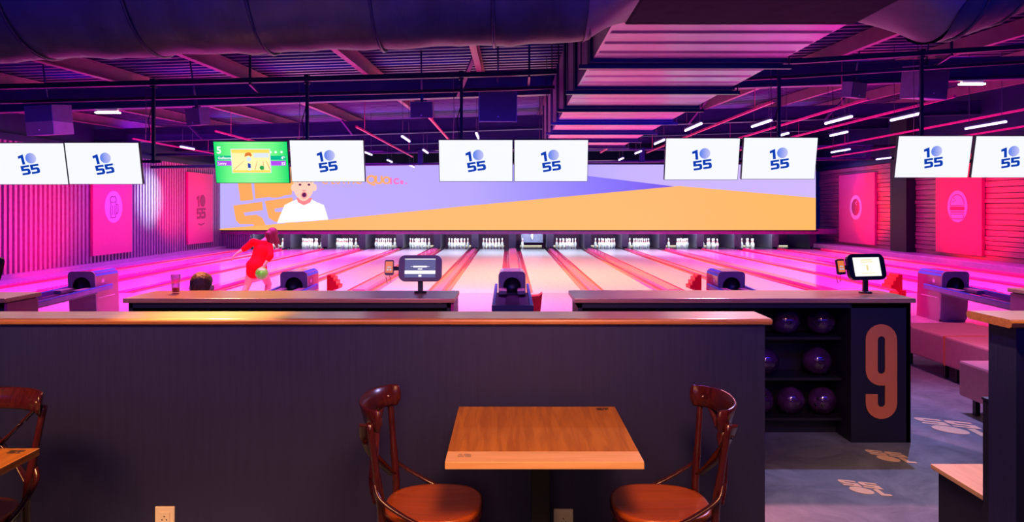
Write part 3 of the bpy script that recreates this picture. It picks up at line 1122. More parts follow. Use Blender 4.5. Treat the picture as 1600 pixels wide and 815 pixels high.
mb.build('picture_lane_lines', 'gorange', gt)
mb = MB()
mb.prism([(g2(.64, .63)[0] + p[0], g2(.64, .63)[1] + p[1]) for p in circle_pts(0, 0, .032, n=20)], .001, mk(.010))
mb.build('picture_green_ball', 'ggreen', gt)
mb = MB()
mb.prism([(g2(.47, .6)[0] + p[0], g2(.47, .6)[1] + p[1]) for p in ((-.02, -.02), (.02, -.02), (.02, .04), (-.02, .05))], .001, mk(.010))
mb.build('picture_player_shirt', 'gblue', gt)
mb = MB()
mb.prism([(g2(.47, .42)[0] + p[0], g2(.47, .42)[1] + p[1]) for p in circle_pts(0, 0, .034, n=18)], .001, mk(.010))
mb.build('picture_player_face', 'gsky', gt)
mb = MB()
mb.prism([(g2(.47, .68)[0] + p[0], g2(.47, .68)[1] + p[1]) for p in ((-.02, -.01), (.02, -.01), (.02, .02), (-.02, .02))], .001, mk(.010))
mb.build('picture_player_shoes', 'gsky', gt)
mb = MB()
mb.prism([(g2(.47, .33)[0] + p[0], g2(.47, .33)[1] + p[1]) for p in ((-.06, -.02), (-.05, .03), (-.01, .045), (.03, .04), (.05, .0), (.03, -.015), (0, .0))], .001, mk(.011))
mb.build('picture_player_hair', 'gorange', gt)

# poles the screens hang from
for px, pl_, pr_, wh in ((240, 46, 162, 'the left edge pair'), (480, 393, 511, 'the green score screen pair'), (721, 743, 861, 'the middle pair'), (1217, 1097, 1218, 'the right mural pair'), (1440, 1458, 1579, 'the right edge pair')):
    x = (px - CX) * 11.02 / F
    zt_ = zrail(x)
    t = thing('screen_pole', 'dark steel pole from the cable tray to the screens of ' + wh, 'pole', (x, 11.02, 0), 0, 'screen poles')
    MB().box(-.022, .022, -.02, .02, 2.42, zt_ + .02).build('tube', 'steel_dark', t)
    MB().tube([(-.12, 0, zt_), (-.11, .0, 3.2), (-.12, .0, 2.78)], .005, 6).build('safety_cable', 'galv', t)
    MB().tube([(0, -.02, 3.3), (-.07, -.02, 3.05), (-.03, -.03, 2.85), (-.07, -.02, 2.75)], .007, 6).build('power_cable', 'black', t)
    xa, xb = (min(pl_, px) - px) * 10.9 / F - .1, (max(pr_, px) - px) * 10.9 / F + .1
    MB().bar((xa, .03, 2.45), (xb, .03, 2.45), .04, .04).build('cross_bar', 'steel_dark', t)
    MB().box(-.035, .035, -.05, .05, zt_ - .06, zt_ + .07).build('clamp', 'steel_dark', t)

# ================================================================== speakers and lamps
def speaker(px0, px1, py0, py1, d, yaw, label, big):
    c = at((px0 + px1) / 2, (py0 + py1) / 2, d)
    wd = (px1 - px0) * d / F / 2
    hh = (py1 - py0) * d / F / 2
    dp = .36 if big else .2
    t = thing('hanging_speaker', label, 'speaker', c, yaw, 'hanging loudspeakers')
    t.rotation_euler = (math.radians(6 if big else 8), 0, yaw)
    MB().prism([(-wd, -hh), (wd, -hh), (wd, hh), (-wd, hh)], dp).build('cabinet', 'speaker', t)
    MB().box(-wd * .95, wd * .95, -.012, 0, -hh * .95, hh * .95, .004).build('grille', 'grille', t)
    MB().lathe([(0, 0), (.013, 0), (.013, .006), (0, .006)], (0, -.012, -hh * .65), 12, Matrix.Rotation(PI / 2, 4, 'X')).build('badge', 'galv', t)
    top = zr(c.x, d, 4.66)
    mb = MB().bar((0, dp / 2, hh - .01), (0, dp / 2, hh + .14), .05, .03)
    mb.bar((-wd * .5, dp / 2, hh + .02), (wd * .5, dp / 2, hh + .02), .03, .02)
    mb.tube([(0, dp / 2, hh + .1), (0, dp / 2 - .02, top - c.z)], .014, 8)
    mb.build('bracket', 'steel_dark', t)
    return t


speaker(748, 808, 143, 190, 12.4, 0, 'large dark loudspeaker hanging left of the square duct', True)
speaker(30, 92, 165, 211, 12.4, math.radians(-22), 'large dark loudspeaker hanging above the left edge screens', True)
speaker(1428, 1491, 104, 154, 12.4, math.radians(22), 'large dark loudspeaker hanging at the upper right', True)
speaker(641, 676, 159, 184, 12.9, 0, 'small dark loudspeaker under the beam beside the large middle one', False)
speaker(284, 318, 169, 196, 12.9, math.radians(-32), 'small dark loudspeaker under the beam at the left', False)
speaker(1324, 1361, 129, 153, 12.9, math.radians(32), 'small dark loudspeaker under the beam at the right', False)

for px0, px1, py, label in ((150, 187, 169, 'short white batten lamp glowing under the beam at the left'), (1499, 1538, 112, 'short white batten lamp glowing under the beam at the right')):
    a, b = at(px0, py, 14), at(px1, py, 14)
    c = (a + b) / 2
    c.z = zr(c.x, 14, 3.86) - .045
    t = thing('batten_lamp', label, 'lamp', c)
    L = (b - a).length / 2
    MB().box(-L * .85, L * .85, -.04, .04, .0, .045, .008).build('housing', 'outlet', t)
    MB().box(-L, L, -.05, .05, -.03, .0, .008).build('diffuser', 'batten', t)

# LED tubes with the rails they hang from
ZL = 3.40
tubes = [(282, 229, 317, 233), (568, 237, 579, 242), (605, 250, 611, 253), (628, 213, 641, 221), (661, 234, 673, 239), (744, 208, 752, 216), (555, 251, 561, 254), (640, 258, 646, 261),
         (1075, 204, 1096, 193), (1179, 198, 1205, 188), (1024, 225, 1039, 218), (992, 240, 1002, 236), (1297, 193, 1331, 182), (1297, 212, 1324, 206), (1404, 188, 1440, 177), (1525, 201, 1572, 190), (1303, 238, 1328, 233), (1385, 249, 1392, 246), (1217, 212, 1232, 208), (968, 250, 974, 247), (906, 240, 911, 237)]
tubes.sort(key=lambda q: q[0])
for i, (x0, y0, x1, y1) in enumerate(tubes):
    pf, pn = ((x0, y0), (x1, y1)) if y0 > y1 else ((x1, y1), (x0, y0))
    dn = (ZL - H) * F / (CY - pn[1])
    df = (ZL - H) * F / (CY - pf[1])
    x = (pn[0] - CX) * dn / F
    L = min(df - dn, 1.5)
    side = 'left' if x < 0 else 'right'
    t = thing('led_tube_lamp', 'violet-white LED tube lamp under the roof, ' + ORD[i] + ' from the left', 'lamp', (x, dn, ZL), 0, 'LED tube lamps over the lanes')
    MB().tube([(0, 0, 0), (0, L, 0)], .021, 10).build('tube', 'led', t)
    MB().box(-.03, .03, -.02, L + .02, .025, .06).build('batten', 'steel_dark', t)
    for yy in (.12, L - .12):
        MB().tube([(0, yy, .05), (0, yy, zr(x, dn + yy, 4.66) - ZL)], .005, 5).build('hanger_wire', 'steel_dark', t)
pinksteel = mat('pink_lit_rail', (.55, .02, .2), .35, .2)  # pink light on the rails put into their base colour
for i, (x, d0, d1) in enumerate(((7.3, 12.4, 26), (6.0, 12.7, 26), (4.5, 13, 25), (9.6, 13, 26), (2.95, 14, 25), (11.6, 15, 27), (-1.75, 15, 27), (-3.6, 17, 27), (-7.2, 18, 26), (-10.2, 20, 26))):
    wd = 'right' if x > 0 else 'left'
    lab = {7.3: 'leading to the right edge screens', 6.0: 'between the right screens', 4.5: 'over the right end of the mural', 9.6: 'nearest but one to the right wall', 2.95: 'just right of the square duct',
           11.6: 'nearest the right wall', -1.75: 'left of the middle screens', -3.6: 'behind the screen right of the green one', -7.2: 'left of the green score screen', -10.2: 'behind the left edge screens'}[x]
    tag(MB().bar((x + .12, d0, 3.62), (x + .12, d1, 3.62), .04, .04).tube([(x + .12, d0 + 1, 3.62), (x + .12, d0 + 1, zr(x, d0 + 1, 4.66))], .006, 5).tube([(x + .12, d1 - 1, 3.62), (x + .12, d1 - 1, zr(x, d1 - 1, 4.66))], .006, 5).build('lighting_rail', pinksteel), 'pink-lit lighting rail running away under the roof, ' + lab, 'rail', 'lighting rails')

# ================================================================== ball returns
def ball_return(x, label):
    t = thing('ball_return', label, 'ball return', (x, 11.5, 0), 0, 'ball returns on the approach')
    # hood: body with bevelled shoulders, slightly slanted
    hw, z0, z1 = .205, .0, .78
    prof = [(-hw, z0), (hw, z0), (hw, z1 - .07), (hw - .02, z1 - .025), (hw - .07, z1), (-hw + .07, z1), (-hw + .02, z1 - .025), (-hw, z1 - .07)]
    mb = MB()
    b = bmesh.new()
    A, B = [], []
    for p in prof:
        sl = .07 * (1 - p[1] / z1)
        A.append(b.verts.new((p[0], .03 + sl, p[1])))
        B.append(b.verts.new((p[0], .7 + sl * .6, p[1] - .0)))
    b.faces.new(B[::-1])
    n = len(prof)
    mb.slots = ['hoodside', 'hoodedge']
    idx = []
    for i in range(n):
        f = b.faces.new((A[(i + 1) % n], A[i], B[i], B[(i + 1) % n]))
        f.material_index = 1 if i in (2, 3, 5, 6) and False else 0
    bmesh.ops.recalc_face_normals(b, faces=b.faces)
    mb.merge(b)
    mb.slots = ['hoodside']
    mb.build('hood', None, t)
    for sd in (-1, 1):
        e = MB()
        e.prism([(sd * (hw + .004), z1 - .075), (sd * (hw - .022), z1 - .022), (sd * (hw - .07), z1 + .003), (sd * (hw - .08), z1 - .01), (sd * (hw - .03), z1 - .04), (sd * (hw - .01), z1 - .08)], .66, T((0, .035, 0)))
        e.build('edge_trim', 'hoodedge', t)
        MB().box(sd * hw - .004, sd * hw + .004, .1, .6, .36, .372).build('side_seam', 'disc', t)
        cr = MB()
        pts = [(-.03, -.03), (.03, -.03), (.04, .03), (.018, .005), (0, .05), (-.018, .005), (-.04, .03)]
        cr.prism(pts, .006, T((sd * (hw + .001), .25, .62)) @ Matrix.Rotation(PI / 2 * sd, 4, 'Z'))
        cr.build('crown_emblem', 'disc', t)
    # dark front frame with a round mouth
    f = MB()
    out0 = round_rect(-hw - .004, hw + .004, .0, z1 + .004, .07, 8)
    out = []
    for q, p in enumerate(out0):
        p2 = out0[(q + 1) % len(out0)]
        k2 = max(1, int(math.hypot(p2[0] - p[0], p2[1] - p[1]) / .03))
        out += [(p[0] + (p2[0] - p[0]) * e / k2, p[1] + (p2[1] - p[1]) * e / k2) for e in range(k2)]
    cz, r = .56, .135
    inner = [(r * math.cos(a), cz + r * math.sin(a)) for a in [math.atan2(p[1] - cz, p[0]) for p in out]]
    b = bmesh.new()
    sl = lambda z: .07 * (1 - z / z1)
    o1 = [b.verts.new((p[0], sl(p[1]), p[1])) for p in out]
    o2 = [b.verts.new((p[0], sl(p[1]) + .035, p[1])) for p in out]
    i1 = [b.verts.new((p[0], sl(p[1]), p[1])) for p in inner]
    i2 = [b.verts.new((p[0], sl(p[1]) + .03, p[1])) for p in inner]
    n = len(out)
    for i in range(n):
        j = (i + 1) % n
        b.faces.new((o1[i], o1[j], i1[j], i1[i]))
        b.faces.new((o1[j], o1[i], o2[i], o2[j]))
        b.faces.new((i1[i], i1[j], i2[j], i2[i]))
    bmesh.ops.recalc_face_normals(b, faces=b.faces)
    f.merge(b)
    f.build('front_frame', 'hoodfront', t)
    mo = MB()
    mo.lathe([(.136, 0), (.125, .06), (.1, .1), (0, .11)], (0, -.002 + .02, cz), 28, Matrix.Rotation(-PI / 2, 4, 'X'))
    mo.build('mouth', 'black', t)
    # tray reaching towards the bowlers
    tr_ = MB()
    hw2 = .25
    zt2 = .5
    # side rails
    for sd in (-1, 1):
        r_ = MB()
        r_.use('tray').beam((sd * hw2, .42, zt2 + .03), (sd * hw2, -1.8, zt2 - .03), [(-.022, -.05), (.022, -.05), (.022, .012), (-.022, .012)])
        r_.build('tray_rail', None, t)
        e = MB().beam((sd * hw2, .42, zt2 + .045), (sd * hw2, -1.8, zt2 - .015), [(-.024, 0), (.024, 0), (.018, .012), (-.018, .012)])
        e.build('rail_top', 'hoodedge', t)
    tr_.beam((0, 0, zt2 - .06), (0, -1.8, zt2 - .1), [(-hw2, 0), (hw2, 0), (hw2, .02), (.1, .0), (-.1, .0), (-hw2, .02)])
    tr_.prism([(-hw2 - .02, .0), (-hw2 + .03, -.05), (hw2 - .03, -.05), (hw2 + .02, .0), (hw2 + .02, .07), (-hw2 - .02, .07)], .05, T((0, -1.84, zt2 - .07)))
    tr_.build('tray_bed', mat('tray_bed', (.05, .04, .14), .3), t)
    for sd in (-1, 1):
        MB().box(sd * .14 - .06, sd * .14 + .06, -.38, -.02, zt2 - .03, zt2 + .035, .02).build('ball_lift_arm', 'hoodfront', t)
    MB().box(-.1, .1, -1.5, -1.38, 0, zt2 - .1, .01).build('tray_foot', 'black', t)
    return t


brs = ((-6.60, 'ball return with dark round mouth near the left ribbed wall'), (-3.32, 'ball return right of the bowling woman in the red dress'),
       (.05, 'central ball return seen straight on between the two counters'), (3.44, 'ball return left of the right tablet, behind the counter'),
       (6.90, 'rightmost ball return, beside the pink bench'))
for x, l in brs:
    ball_return(x, l)

# red plastic ball ramps / dragon backs
for x, y, l, sg in ((.40, 11.3, 'red plastic bowling aid right of the central ball return', 1), (-3.0, 12.3, 'red plastic bowling aid behind the ball return near the woman', 1),
                    (3.18, 12.3, 'red plastic bowling aid behind the ball return left of the right tablet', -1), (6.52, 12.35, 'red plastic bowling aid at the rightmost ball return', -1)):
    t = thing('bowling_aid', l, 'bowling aid', (x, y, 0), 0, 'red bowling aids')
    if sg == 1 and x > 0:
        MB().prism([(-.09, 0), (.1, 0), (.08, .2), (.1, .38), (.11, .47), (.06, .43), (-.07, .42), (-.09, .47)], .24).build('frame', 'red', t)
    else:
        pts = [(0, 0), (0, .66), (-.07, .66), (-.07, .62), (-.11, .62), (-.11, .56), (-.15, .56), (-.15, .49), (-.19, .49), (-.19, .43), (-.12, .42), (-.06, .36), (-.1, 0)]
        if sg > 0:
            pts = [(-p[0], p[1]) for p in pts]
        MB().prism(pts, .3).build('frame', 'red', t)
    MB().box(-.05 if sg > 0 else -.03, .03 if sg > 0 else .05, -.02, 0, .1, .4).build('handle', 'red', t)

# ================================================================== people
def hand(mb, wr, d, nrm, side, curl=.35, s=1.0):
    """palm, four fingers, thumb: d = pointing direction, nrm = palm normal"""
    d = Vector(d).normalized()
    nrm = Vector(nrm)
    nrm = (nrm - d * nrm.dot(d)).normalized()
    u = d.cross(nrm).normalized() * side
    p = Vector(wr)
    q0 = p + d * .09 * s
    for k in (-1, 0, 1):
        mb.capsule(p + u * k * .012 * s, q0 + u * k * .024 * s, .018 * s, .015 * s, 8)
    for k, L in enumerate((.07, .082, .076, .06)):
        a = q0 + u * (k - 1.5) * .021 * s
        dd = d.copy()
        for j in range(3):
            dd = (dd + nrm * curl).normalized()
            b = a + dd * L * s / 2.6
            mb.capsule(a, b, .0095 * s, .0085 * s, 8)
            a = b
    a = p + d * .03 * s - u * .03 * s
    dd = (d * .6 - u * .8 + nrm * .3).normalized()
    for j in range(2):
        b = a + dd * .034 * s
        mb.capsule(a, b, .012 * s, .010 * s, 8)
        a = b
        dd = (dd + d * .6 + nrm * .2).normalized()


def head(mb, c, up, fwd, s=1.0):
    up = Vector(up).normalized()
    fwd = Vector(fwd)
    fwd = (fwd - up * fwd.dot(up)).normalized()
    rt = fwd.cross(up)
    R = Matrix((rt, fwd, up)).transposed().to_4x4()
    c = Vector(c)
    mb.ball(c + up * .02 * s, .1 * s, 20, (.76, .93, 1.0), R)
    mb.ball(c + fwd * .03 * s - up * .05 * s, .062 * s, 16, (.9, .95, 1.05), R)
    mb.capsule(c + fwd * .085 * s + up * .012 * s, c + fwd * .108 * s - up * .022 * s, .009 * s, .015 * s, 8)
    for k in (-1, 1):
        mb.ball(c + rt * k * .079 * s - up * .005 * s, .03 * s, 12, (.35, .7, 1.05), R)
        mb.ball(c + fwd * .09 * s + rt * k * .03 * s + up * .022 * s, .013 * s, 8, (1.2, .6, .5), R)
    mb.capsule(c + fwd * .092 * s - rt * .022 * s - up * .055 * s, c + fwd * .092 * s + rt * .022 * s - up * .055 * s, .007 * s, .007 * s, 8)
    return R


def soften(o, vox, it=4):
    m = o.modifiers.new('remesh', 'REMESH')
    m.mode = 'VOXEL'
    m.voxel_size = vox
    m.use_smooth_shade = True
    s = o.modifiers.new('smooth', 'SMOOTH')
    s.iterations = it
    s.factor = .5
    return o


def V(px, py, d):
    return at(px, py, d)


# bowling woman, bent to the right with one arm flung out
wm = thing('person', 'woman in a red dress bending to bowl a green ball, left arm out', 'person', (0, 0, 0))
sL, sR = V(395.5, 378, 13.0), V(421, 385, 13.05)
nk, ch = V(412, 378, 13.05), V(408, 392, 13.0)
ws, pv = V(404, 403, 12.95), V(401, 417, 12.9)
hd = V(424, 366.5, 13.15)
eL, wL = V(383, 388, 13.0), V(371.5, 394.5, 12.95)
eR, wR = V(423, 400, 12.85), V(413.5, 413.5, 12.8)
hL, hR = V(394, 420, 12.9), V(409, 421, 12.95)
kL, aL = Vector((-4.54, 12.95, .42)), Vector((-4.62, 12.75, .09))
kR, aR = Vector((-4.24, 13.15, .42)), Vector((-4.22, 13.0, .09))
mb = MB()
head(mb, hd, (hd - nk), (.25, 1, -.1), 1.0)
mb.capsule(nk, hd - (hd - nk) * .35, .055, .05)
mb.capsule(sL, sR, .055, .055)
mb.capsule(ch, ws, .12, .1, 16, (1.1, .85))
mb.capsule(ws, pv, .1, .135, 16, (1.1, .9))
mb.capsule(ch, nk, .11, .06)
for s_, e_, w_ in ((sL, eL, wL), (sR, eR, wR)):
    mb.capsule(s_, e_, .05, .038)
    mb.capsule(e_, w_, .038, .026)
for h_, k2, a2 in ((hL, kL, aL), (hR, kR, aR)):
    mb.capsule(h_, k2, .09, .058)
    mb.capsule(k2, k2 + (a2 - k2) * .35 + Vector((0, -.015, 0)), .056, .055)
    mb.capsule(k2 + (a2 - k2) * .35 + Vector((0, -.015, 0)), a2, .055, .036)
    mb.capsule(a2 + Vector((0, -.03, -.045)), a2 + Vector((0, .15, -.055)), .042, .034)
hand(mb, wL, (-.7, -.1, -.6), (.3, .2, -.8), 1, .25, 1.0)
hand(mb, wR, (-.25, -.1, -1), (-.5, .2, .1), 1, .3, 1.0)
soften(mb.build('body', 'skin', wm), .0065, 3)
mb = MB()
mb.capsule(sL, sR, .066, .066)
mb.capsule(ch, nk * .75 + ch * .25, .125, .085, 16, (1.1, .9))
mb.capsule(ch, ws, .135, .118, 18, (1.15, .9))
mb.capsule(ws, pv, .118, .165, 18, (1.15, .95))
mb.capsule(pv + Vector((-.02, 0, .0)), V(396.5, 423.5, 12.9), .168, .13, 18, (1.05, 1))
mb.capsule(pv + Vector((.02, 0, .0)), V(407, 423.5, 12.95), .165, .12, 18)
mb.capsule(sL, eL * .8 + wL * .2, .062, .05)
mb.capsule(sR, eR, .064, .052)
mb.capsule(eR, eR * .6 + wR * .4, .052, .044)
soften(mb.build('dress', 'dress', wm), .011, 5)
mb = MB()
up = (hd - nk).normalized()
mb.ball(hd + up * .035 + Vector((-.0, -.015, 0)), .108, 20, (.86, .98, 1.0))
mb.capsule(hd + Vector((-.02, -.05, .0)), hd + Vector((.0, -.06, -.13)), .08, .06)
mb.capsule(hd + Vector((.05, -.03, -.02)), hd + Vector((.10, .0, -.22)), .055, .022)
mb.capsule(hd + Vector((.07, .0, -.02)), hd + Vector((.14, .03, -.16)), .04, .015)
soften(mb.build('hair', 'hair', wm), .010, 2)
for a2 in (aL, aR):
    mb = MB()
    mb.capsule(a2 + Vector((0, -.035, -.045)), a2 + Vector((0, .16, -.055)), .047, .037)
    o = soften(mb.build('shoe', 'shoe', wm), .012, 2)
bl = MB().ball((0, 0, 0), .108, 36).build('bowling_ball', 'greenball')
bl.location = V(409, 427, 12.72)
tag(bl, 'lime green bowling ball held by the woman in the red dress', 'bowling ball')

# seated child behind the left counter, seen from behind
cy = 6.62
cx = (314 - CX) * 6.6 / F
kd = thing('person', 'brown-haired child seated behind the left counter, only the head in view', 'person', (cx, cy, 0))
s = .92
mb = MB()
head(mb, (0, 0, 1.055), (0, 0, 1), (0, 1, 0), 1.0)
mb.capsule((0, -.01, .88), (0, 0, 1.0), .05, .045)
for k in (-1, 1):
    mb.ball((k * .098, -.005, 1.055), .03, 12, (.45, .7, 1.1))
mb.capsule((-.13, 0, .84), (.13, 0, .84), .05, .05)
mb.capsule((0, 0, .8), (0, -.02, .62), .11, .10, 14, (1.15, .8))
mb.capsule((0, -.02, .62), (0, -.02, .52), .10, .12, 14, (1.15, .85))
for k in (-1, 1):
    mb.capsule((k * .15, 0, .83), (k * .2, .05, .62), .04, .032)
    mb.capsule((k * .2, .05, .62), (k * .12, .25, .60), .032, .022)
    hand(mb, (k * .12, .25, .60), (-k * .2, 1, -.1), (0, 0, -1), k, .2, .8)
    mb.capsule((k * .08, 0, .5), (k * .1, .36, .5), .075, .052)
    mb.capsule((k * .1, .36, .49), (k * .1, .38, .09), .05, .032)
    mb.capsule((k * .1, .36, .04), (k * .1, .5, .035), .036, .03)
soften(mb.build('body', 'skin', kd), .008, 3)
mb = MB()
mb.ball((0, -.018, 1.10), .107, 24, (.86, .95, .93))
mb.ball((0, -.045, 1.06), .085, 20, (.95, .7, 1.0))
mb.ball((0, .03, 1.115), .09, 20, (.88, 1, .8))
soften(mb.build('hair', 'hairb', kd), .008, 1)
mb = MB()
mb.capsule((-.135, 0, .84), (.135, 0, .84), .06, .06)
mb.capsule((0, 0, .8), (0, -.02, .62), .12, .115, 14, (1.15, .85))
mb.capsule((0, -.02, .62), (0, -.02, .53), .115, .125, 14, (1.15, .85))
for k in (-1, 1):
    mb.capsule((k * .15, 0, .83), (k * .19, .035, .68), .052, .045)
soften(mb.build('shirt', 'shirt', kd), .012, 3)
mb = MB()
for k in (-1, 1):
    mb.capsule((k * .08, 0, .5), (k * .1, .36, .5), .084, .06)
    mb.capsule((k * .1, .36, .49), (k * .1, .375, .14), .06, .05)
soften(mb.build('trousers', 'jeans', kd), .012, 3)
mb = MB()
for k in (-1, 1):
    mb.capsule((k * .1, .34, .045), (k * .1, .51, .04), .042, .036)
soften(mb.build('shoes', 'shoe', kd), .012, 2)


# ================================================================== lounge seating
def pouf(x0, x1, y0, y1, label, zt=.45, z0=.15, pip=True):
    cx_, cy_ = (x0 + x1) / 2, (y0 + y1) / 2
    t = thing('upholstered_bench', label, 'bench', (cx_, cy_, 0), 0, 'rose leather benches')
    hx, hy = (x1 - x0) / 2, (y1 - y0) / 2
    MB().box(-hx, hx, -hy, hy, z0, zt, .02).build('cushion', 'leather', t)
    if pip:
        mb = MB()
        mb.box(-hx - .004, hx, hy - .03, hy - .012, z0, zt + .004)
        mb.build('piping', 'piping', t)
    for sx_ in (-1, 1):
        for sy_ in (-1, 1):
            MB().box(sx_ * (hx - .09) - .02, sx_ * (hx - .09) + .02, sy_ * (hy - .1) - .02, sy_ * (hy - .1) + .02, 0, z0 + .01).build('leg', 'black', t)
    return t


pouf(4.46, 5.3, 7.66, 8.55, 'rose leather bench beside the counter with the number 9, farthest of its row', pip=False)
pouf(4.46, 5.3, 6.78, 7.655, 'rose leather bench with orange seam, middle of the row behind the right partition')
pouf(3.88, 4.20, 5.75, 6.43, 'nearest rose leather stool, partly hidden by the right partition', pip=False)
pouf(cx - .4, cx + .4, 6.36, 6.84, 'rose leather bench the child sits on behind the left counter', .40, .15, False)


# ================================================================== counters
def counter(x0, x1, y0, y1, label, open_to=None):
    t = thing('counter', label, 'counter', (0, 0, 0), 0, 'counters behind the lounge')
    zt = 1.086
    MB().box(x0, x1, y0, y1, zt - .035, zt, .006).build('countertop', 'counter', t)
    i0, i1 = x0 + .03, x1 - .03
    b = MB()
    b.box(i0, i1, y1 - .06, y1 - .03, .0, zt - .035)          # back
    b.box(i0, i1, y0 + .03, y1 - .03, zt - .075, zt - .035)   # rail under the top
    b.box(i0, i0 + .03, y0 + .03, y1 - .06, 0, zt - .035)
    b.box(i1 - .03, i1, y0 + .03, y1 - .06, 0, zt - .035)
    b.build('carcass', 'navy_dark', t)
    return t, i0, i1, zt


t, i0, i1, zt = counter(.49, 3.045, 5.57, 6.13, 'wood-topped navy counter with ball shelves and a big orange 9')
MB().box(2.57, 3.02, 5.6, 6.07, 0, zt - .035, .004).build('end_cabinet', 'navy_dark', t)
nb = MB()
nmt = T((2.795, 5.592, .18))
a_, s_, hh_ = .0725, .09, .71
yc1, yc2 = .5925, .3665
path = circle_pts(0, yc1, a_, n=12, a0=0, a1=PI) + circle_pts(0, yc2, a_, n=12, a0=PI, a1=2 * PI)
ribbon(nb, path, s_, .006, nmt, True)
path = [(a_, .5), (a_, .1175)] + circle_pts(0, .1175, a_, n=12, a0=0, a1=-PI)[1:] + [(-a_, .186)]
ribbon(nb, path, s_, .0055, T((0, -.0008, 0)) @ nmt)
nb.build('number_nine', 'nine', t)
for zs in (.765, .45, .14):
    MB().box(.55, 2.57, 5.76, 6.07, zs - .02, zs).build('shelf', 'black', t)
MB().box(.55, 2.57, 5.86, 5.9, 0, .12).build('plinth', 'black', t)
for xs in (1.15, 1.72):
    MB().box(xs - .015, xs + .015, 5.76, 6.07, 0, zt - .075).build('shelf_divider', 'navy_dark', t)
t2, i0, i1, zt = counter(-2.885, -.405, 5.57, 6.11, 'wood-topped dark counter behind the middle of the long partition')
for xs in (-2.3, -1.75, -1.1):
    MB().box(xs - .015, xs + .015, 5.7, 6.05, 0, zt - .075).build('shelf_divider', 'navy_dark', t2)
for zs in (.765, .45, .14):
    MB().box(-2.82, -.47, 5.74, 6.05, zs - .02, zs).build('shelf', 'black', t2)
t3, i0, i1, zt = counter(-6.3, -3.76, 5.57, 6.0, 'counter at the far left edge with a pink-lit end panel')
MB().box(-3.795, -3.768, 5.6, 5.97, 0, 1.045).build('end_panel', 'hoodside', t3)
t4, i0, i1, zt = counter(4.23, 6.3, 5.8, 6.33, 'counter at the far right edge, behind the near right partition')
MB().box(4.238, 4.265, 5.83, 6.3, 0, 1.045).build('end_panel', 'hoodside', t4)
MB().box(-.44, -.413, 5.6, 6.08, 0, 1.045).build('end_panel', 'hoodside', t2)

# bowling balls on the shelves
pb = MB().ball((0, 0, 0), .108, 28).build('bowling_ball', 'purpleball')
hb = MB()
for a, b in ((.02, .05), (-.03, .05), (0, .005)):
    hb.lathe([(0, 0), (.012, 0), (.012, .003), (0, .003)], (a, -math.sqrt(.108 ** 2 - a * a - b * b) - .001, b), 10, Matrix.Rotation(PI / 2, 4, 'X'))
hb.build('finger_holes', 'black', pb)
bs = [(2.18, .765, 'left one in view on the top shelf'), (2.46, .765, 'right one on the top shelf'), (2.43, .45, 'alone on the right of the middle shelf'), (2.02, .45, 'on the middle shelf, half hidden by the partition'),
      (2.22, .14, 'middle one on the bottom shelf'), (2.47, .14, 'rightmost on the bottom shelf'), (1.98, .14, 'on the bottom shelf, half hidden by the partition')]
for k, (x, z, l) in enumerate(bs):
    o = pb if k == 0 else copy_tree(pb)
    o.location = (x, 5.88, z + .108)
    o.rotation_euler = (k * .7 if k else 0, 0, k * .5)
    tag(o, 'purple bowling ball beside the 9, ' + l, 'bowling ball', 'purple bowling balls on the counter shelves')


# tablets on stands
def kiosk(x, y, z, yaw, label, white, phone=True):
    t = thing('tablet_kiosk', label, 'tablet', (x, y, 1.086), yaw)
    z -= 1.086
    MB().lathe([(0, 0), (.05, 0), (.05, .01), (.03, .014), (0, .014)], (0, 0, 0), 24).build('base', 'black', t)
    MB().box(-.02, .02, -.012, .012, .01, z - .02, .004).build('stand', 'black', t)
    tl = Matrix.Translation((0, -.02, z)) @ Matrix.Rotation(math.radians(-14), 4, 'X')
    case = round_rect(-.168, .168, -.102, .102, .045, 6)
    case = [(p[0] * (1 + .03 * (1 - (p[1] / .1) ** 2)), p[1] * (1 + .03 * (1 - (p[0] / .17) ** 2))) for p in case]
    o = MB().prism(case, .03).build('case', 'black', t)
    o.matrix_local = tl
    o = MB().box(-.122, .122, -.001, 0, -.075, .075).build('display', 'tabw' if white else 'tabs', t)
    o.matrix_local = tl @ T((0, -.001, 0))
    mb = MB()
    if white:
        mb.box(-.05, .05, -.001, 0, .05, .056).box(-.06, .06, -.001, 0, .035, .04).box(-.008, .008, -.001, 0, -.03, .012).box(-.065, .065, -.001, 0, -.052, -.048)
        o = mb.build('display_text', 'tabink', t)
    else:
        mb.box(-.122, .122, -.001, 0, .068, .075).box(-.055, .055, -.001, 0, .005, .018).box(-.075, .075, -.001, 0, .010, .013).box(-.018, .018, -.001, 0, -.012, -.003).box(-.122, .122, -.001, 0, -.047, -.020).box(-.012, .012, -.001, 0, -.070, -.054)
        o = mb.build('display_text', 'white_e', t)
    o.matrix_local = tl @ T((0, -.003, 0))
    if phone:
        MB().box(-.22, -.16, -.015, .015, z - .02, z + .01).build('reader_arm', 'black', t)
        p2 = Matrix.Translation((-.245, -.03, z + .005)) @ Matrix.Rotation(math.radians(-12), 4, 'X')
        o = MB().prism(round_rect(-.036, .036, -.06, .06, .012), .018).build('card_reader', 'black', t)
        o.matrix_local = p2
        o2 = MB().box(-.029, .029, -.001, 0, -.042, .048).build('reader_display', 'tabo', o)
        o2.location = (0, -.001, 0)
        mb = MB()
        mb.box(-.016, .016, -.001, 0, -.001, .008).box(-.018, -.004, -.001, 0, -.024, -.010).box(.004, .018, -.001, 0, -.024, -.010)
        o3 = mb.build('reader_keys', 'tabgrey', o)
        o3.location = (0, -.003, 0)
        MB().tube([(-.245, -.015, z - .055), (-.235, -.01, z - .11), (-.262, -.012, z - .125), (-.275, -.01, z - .07)], .0025, 6).build('reader_cable', 'black', t)
    return t


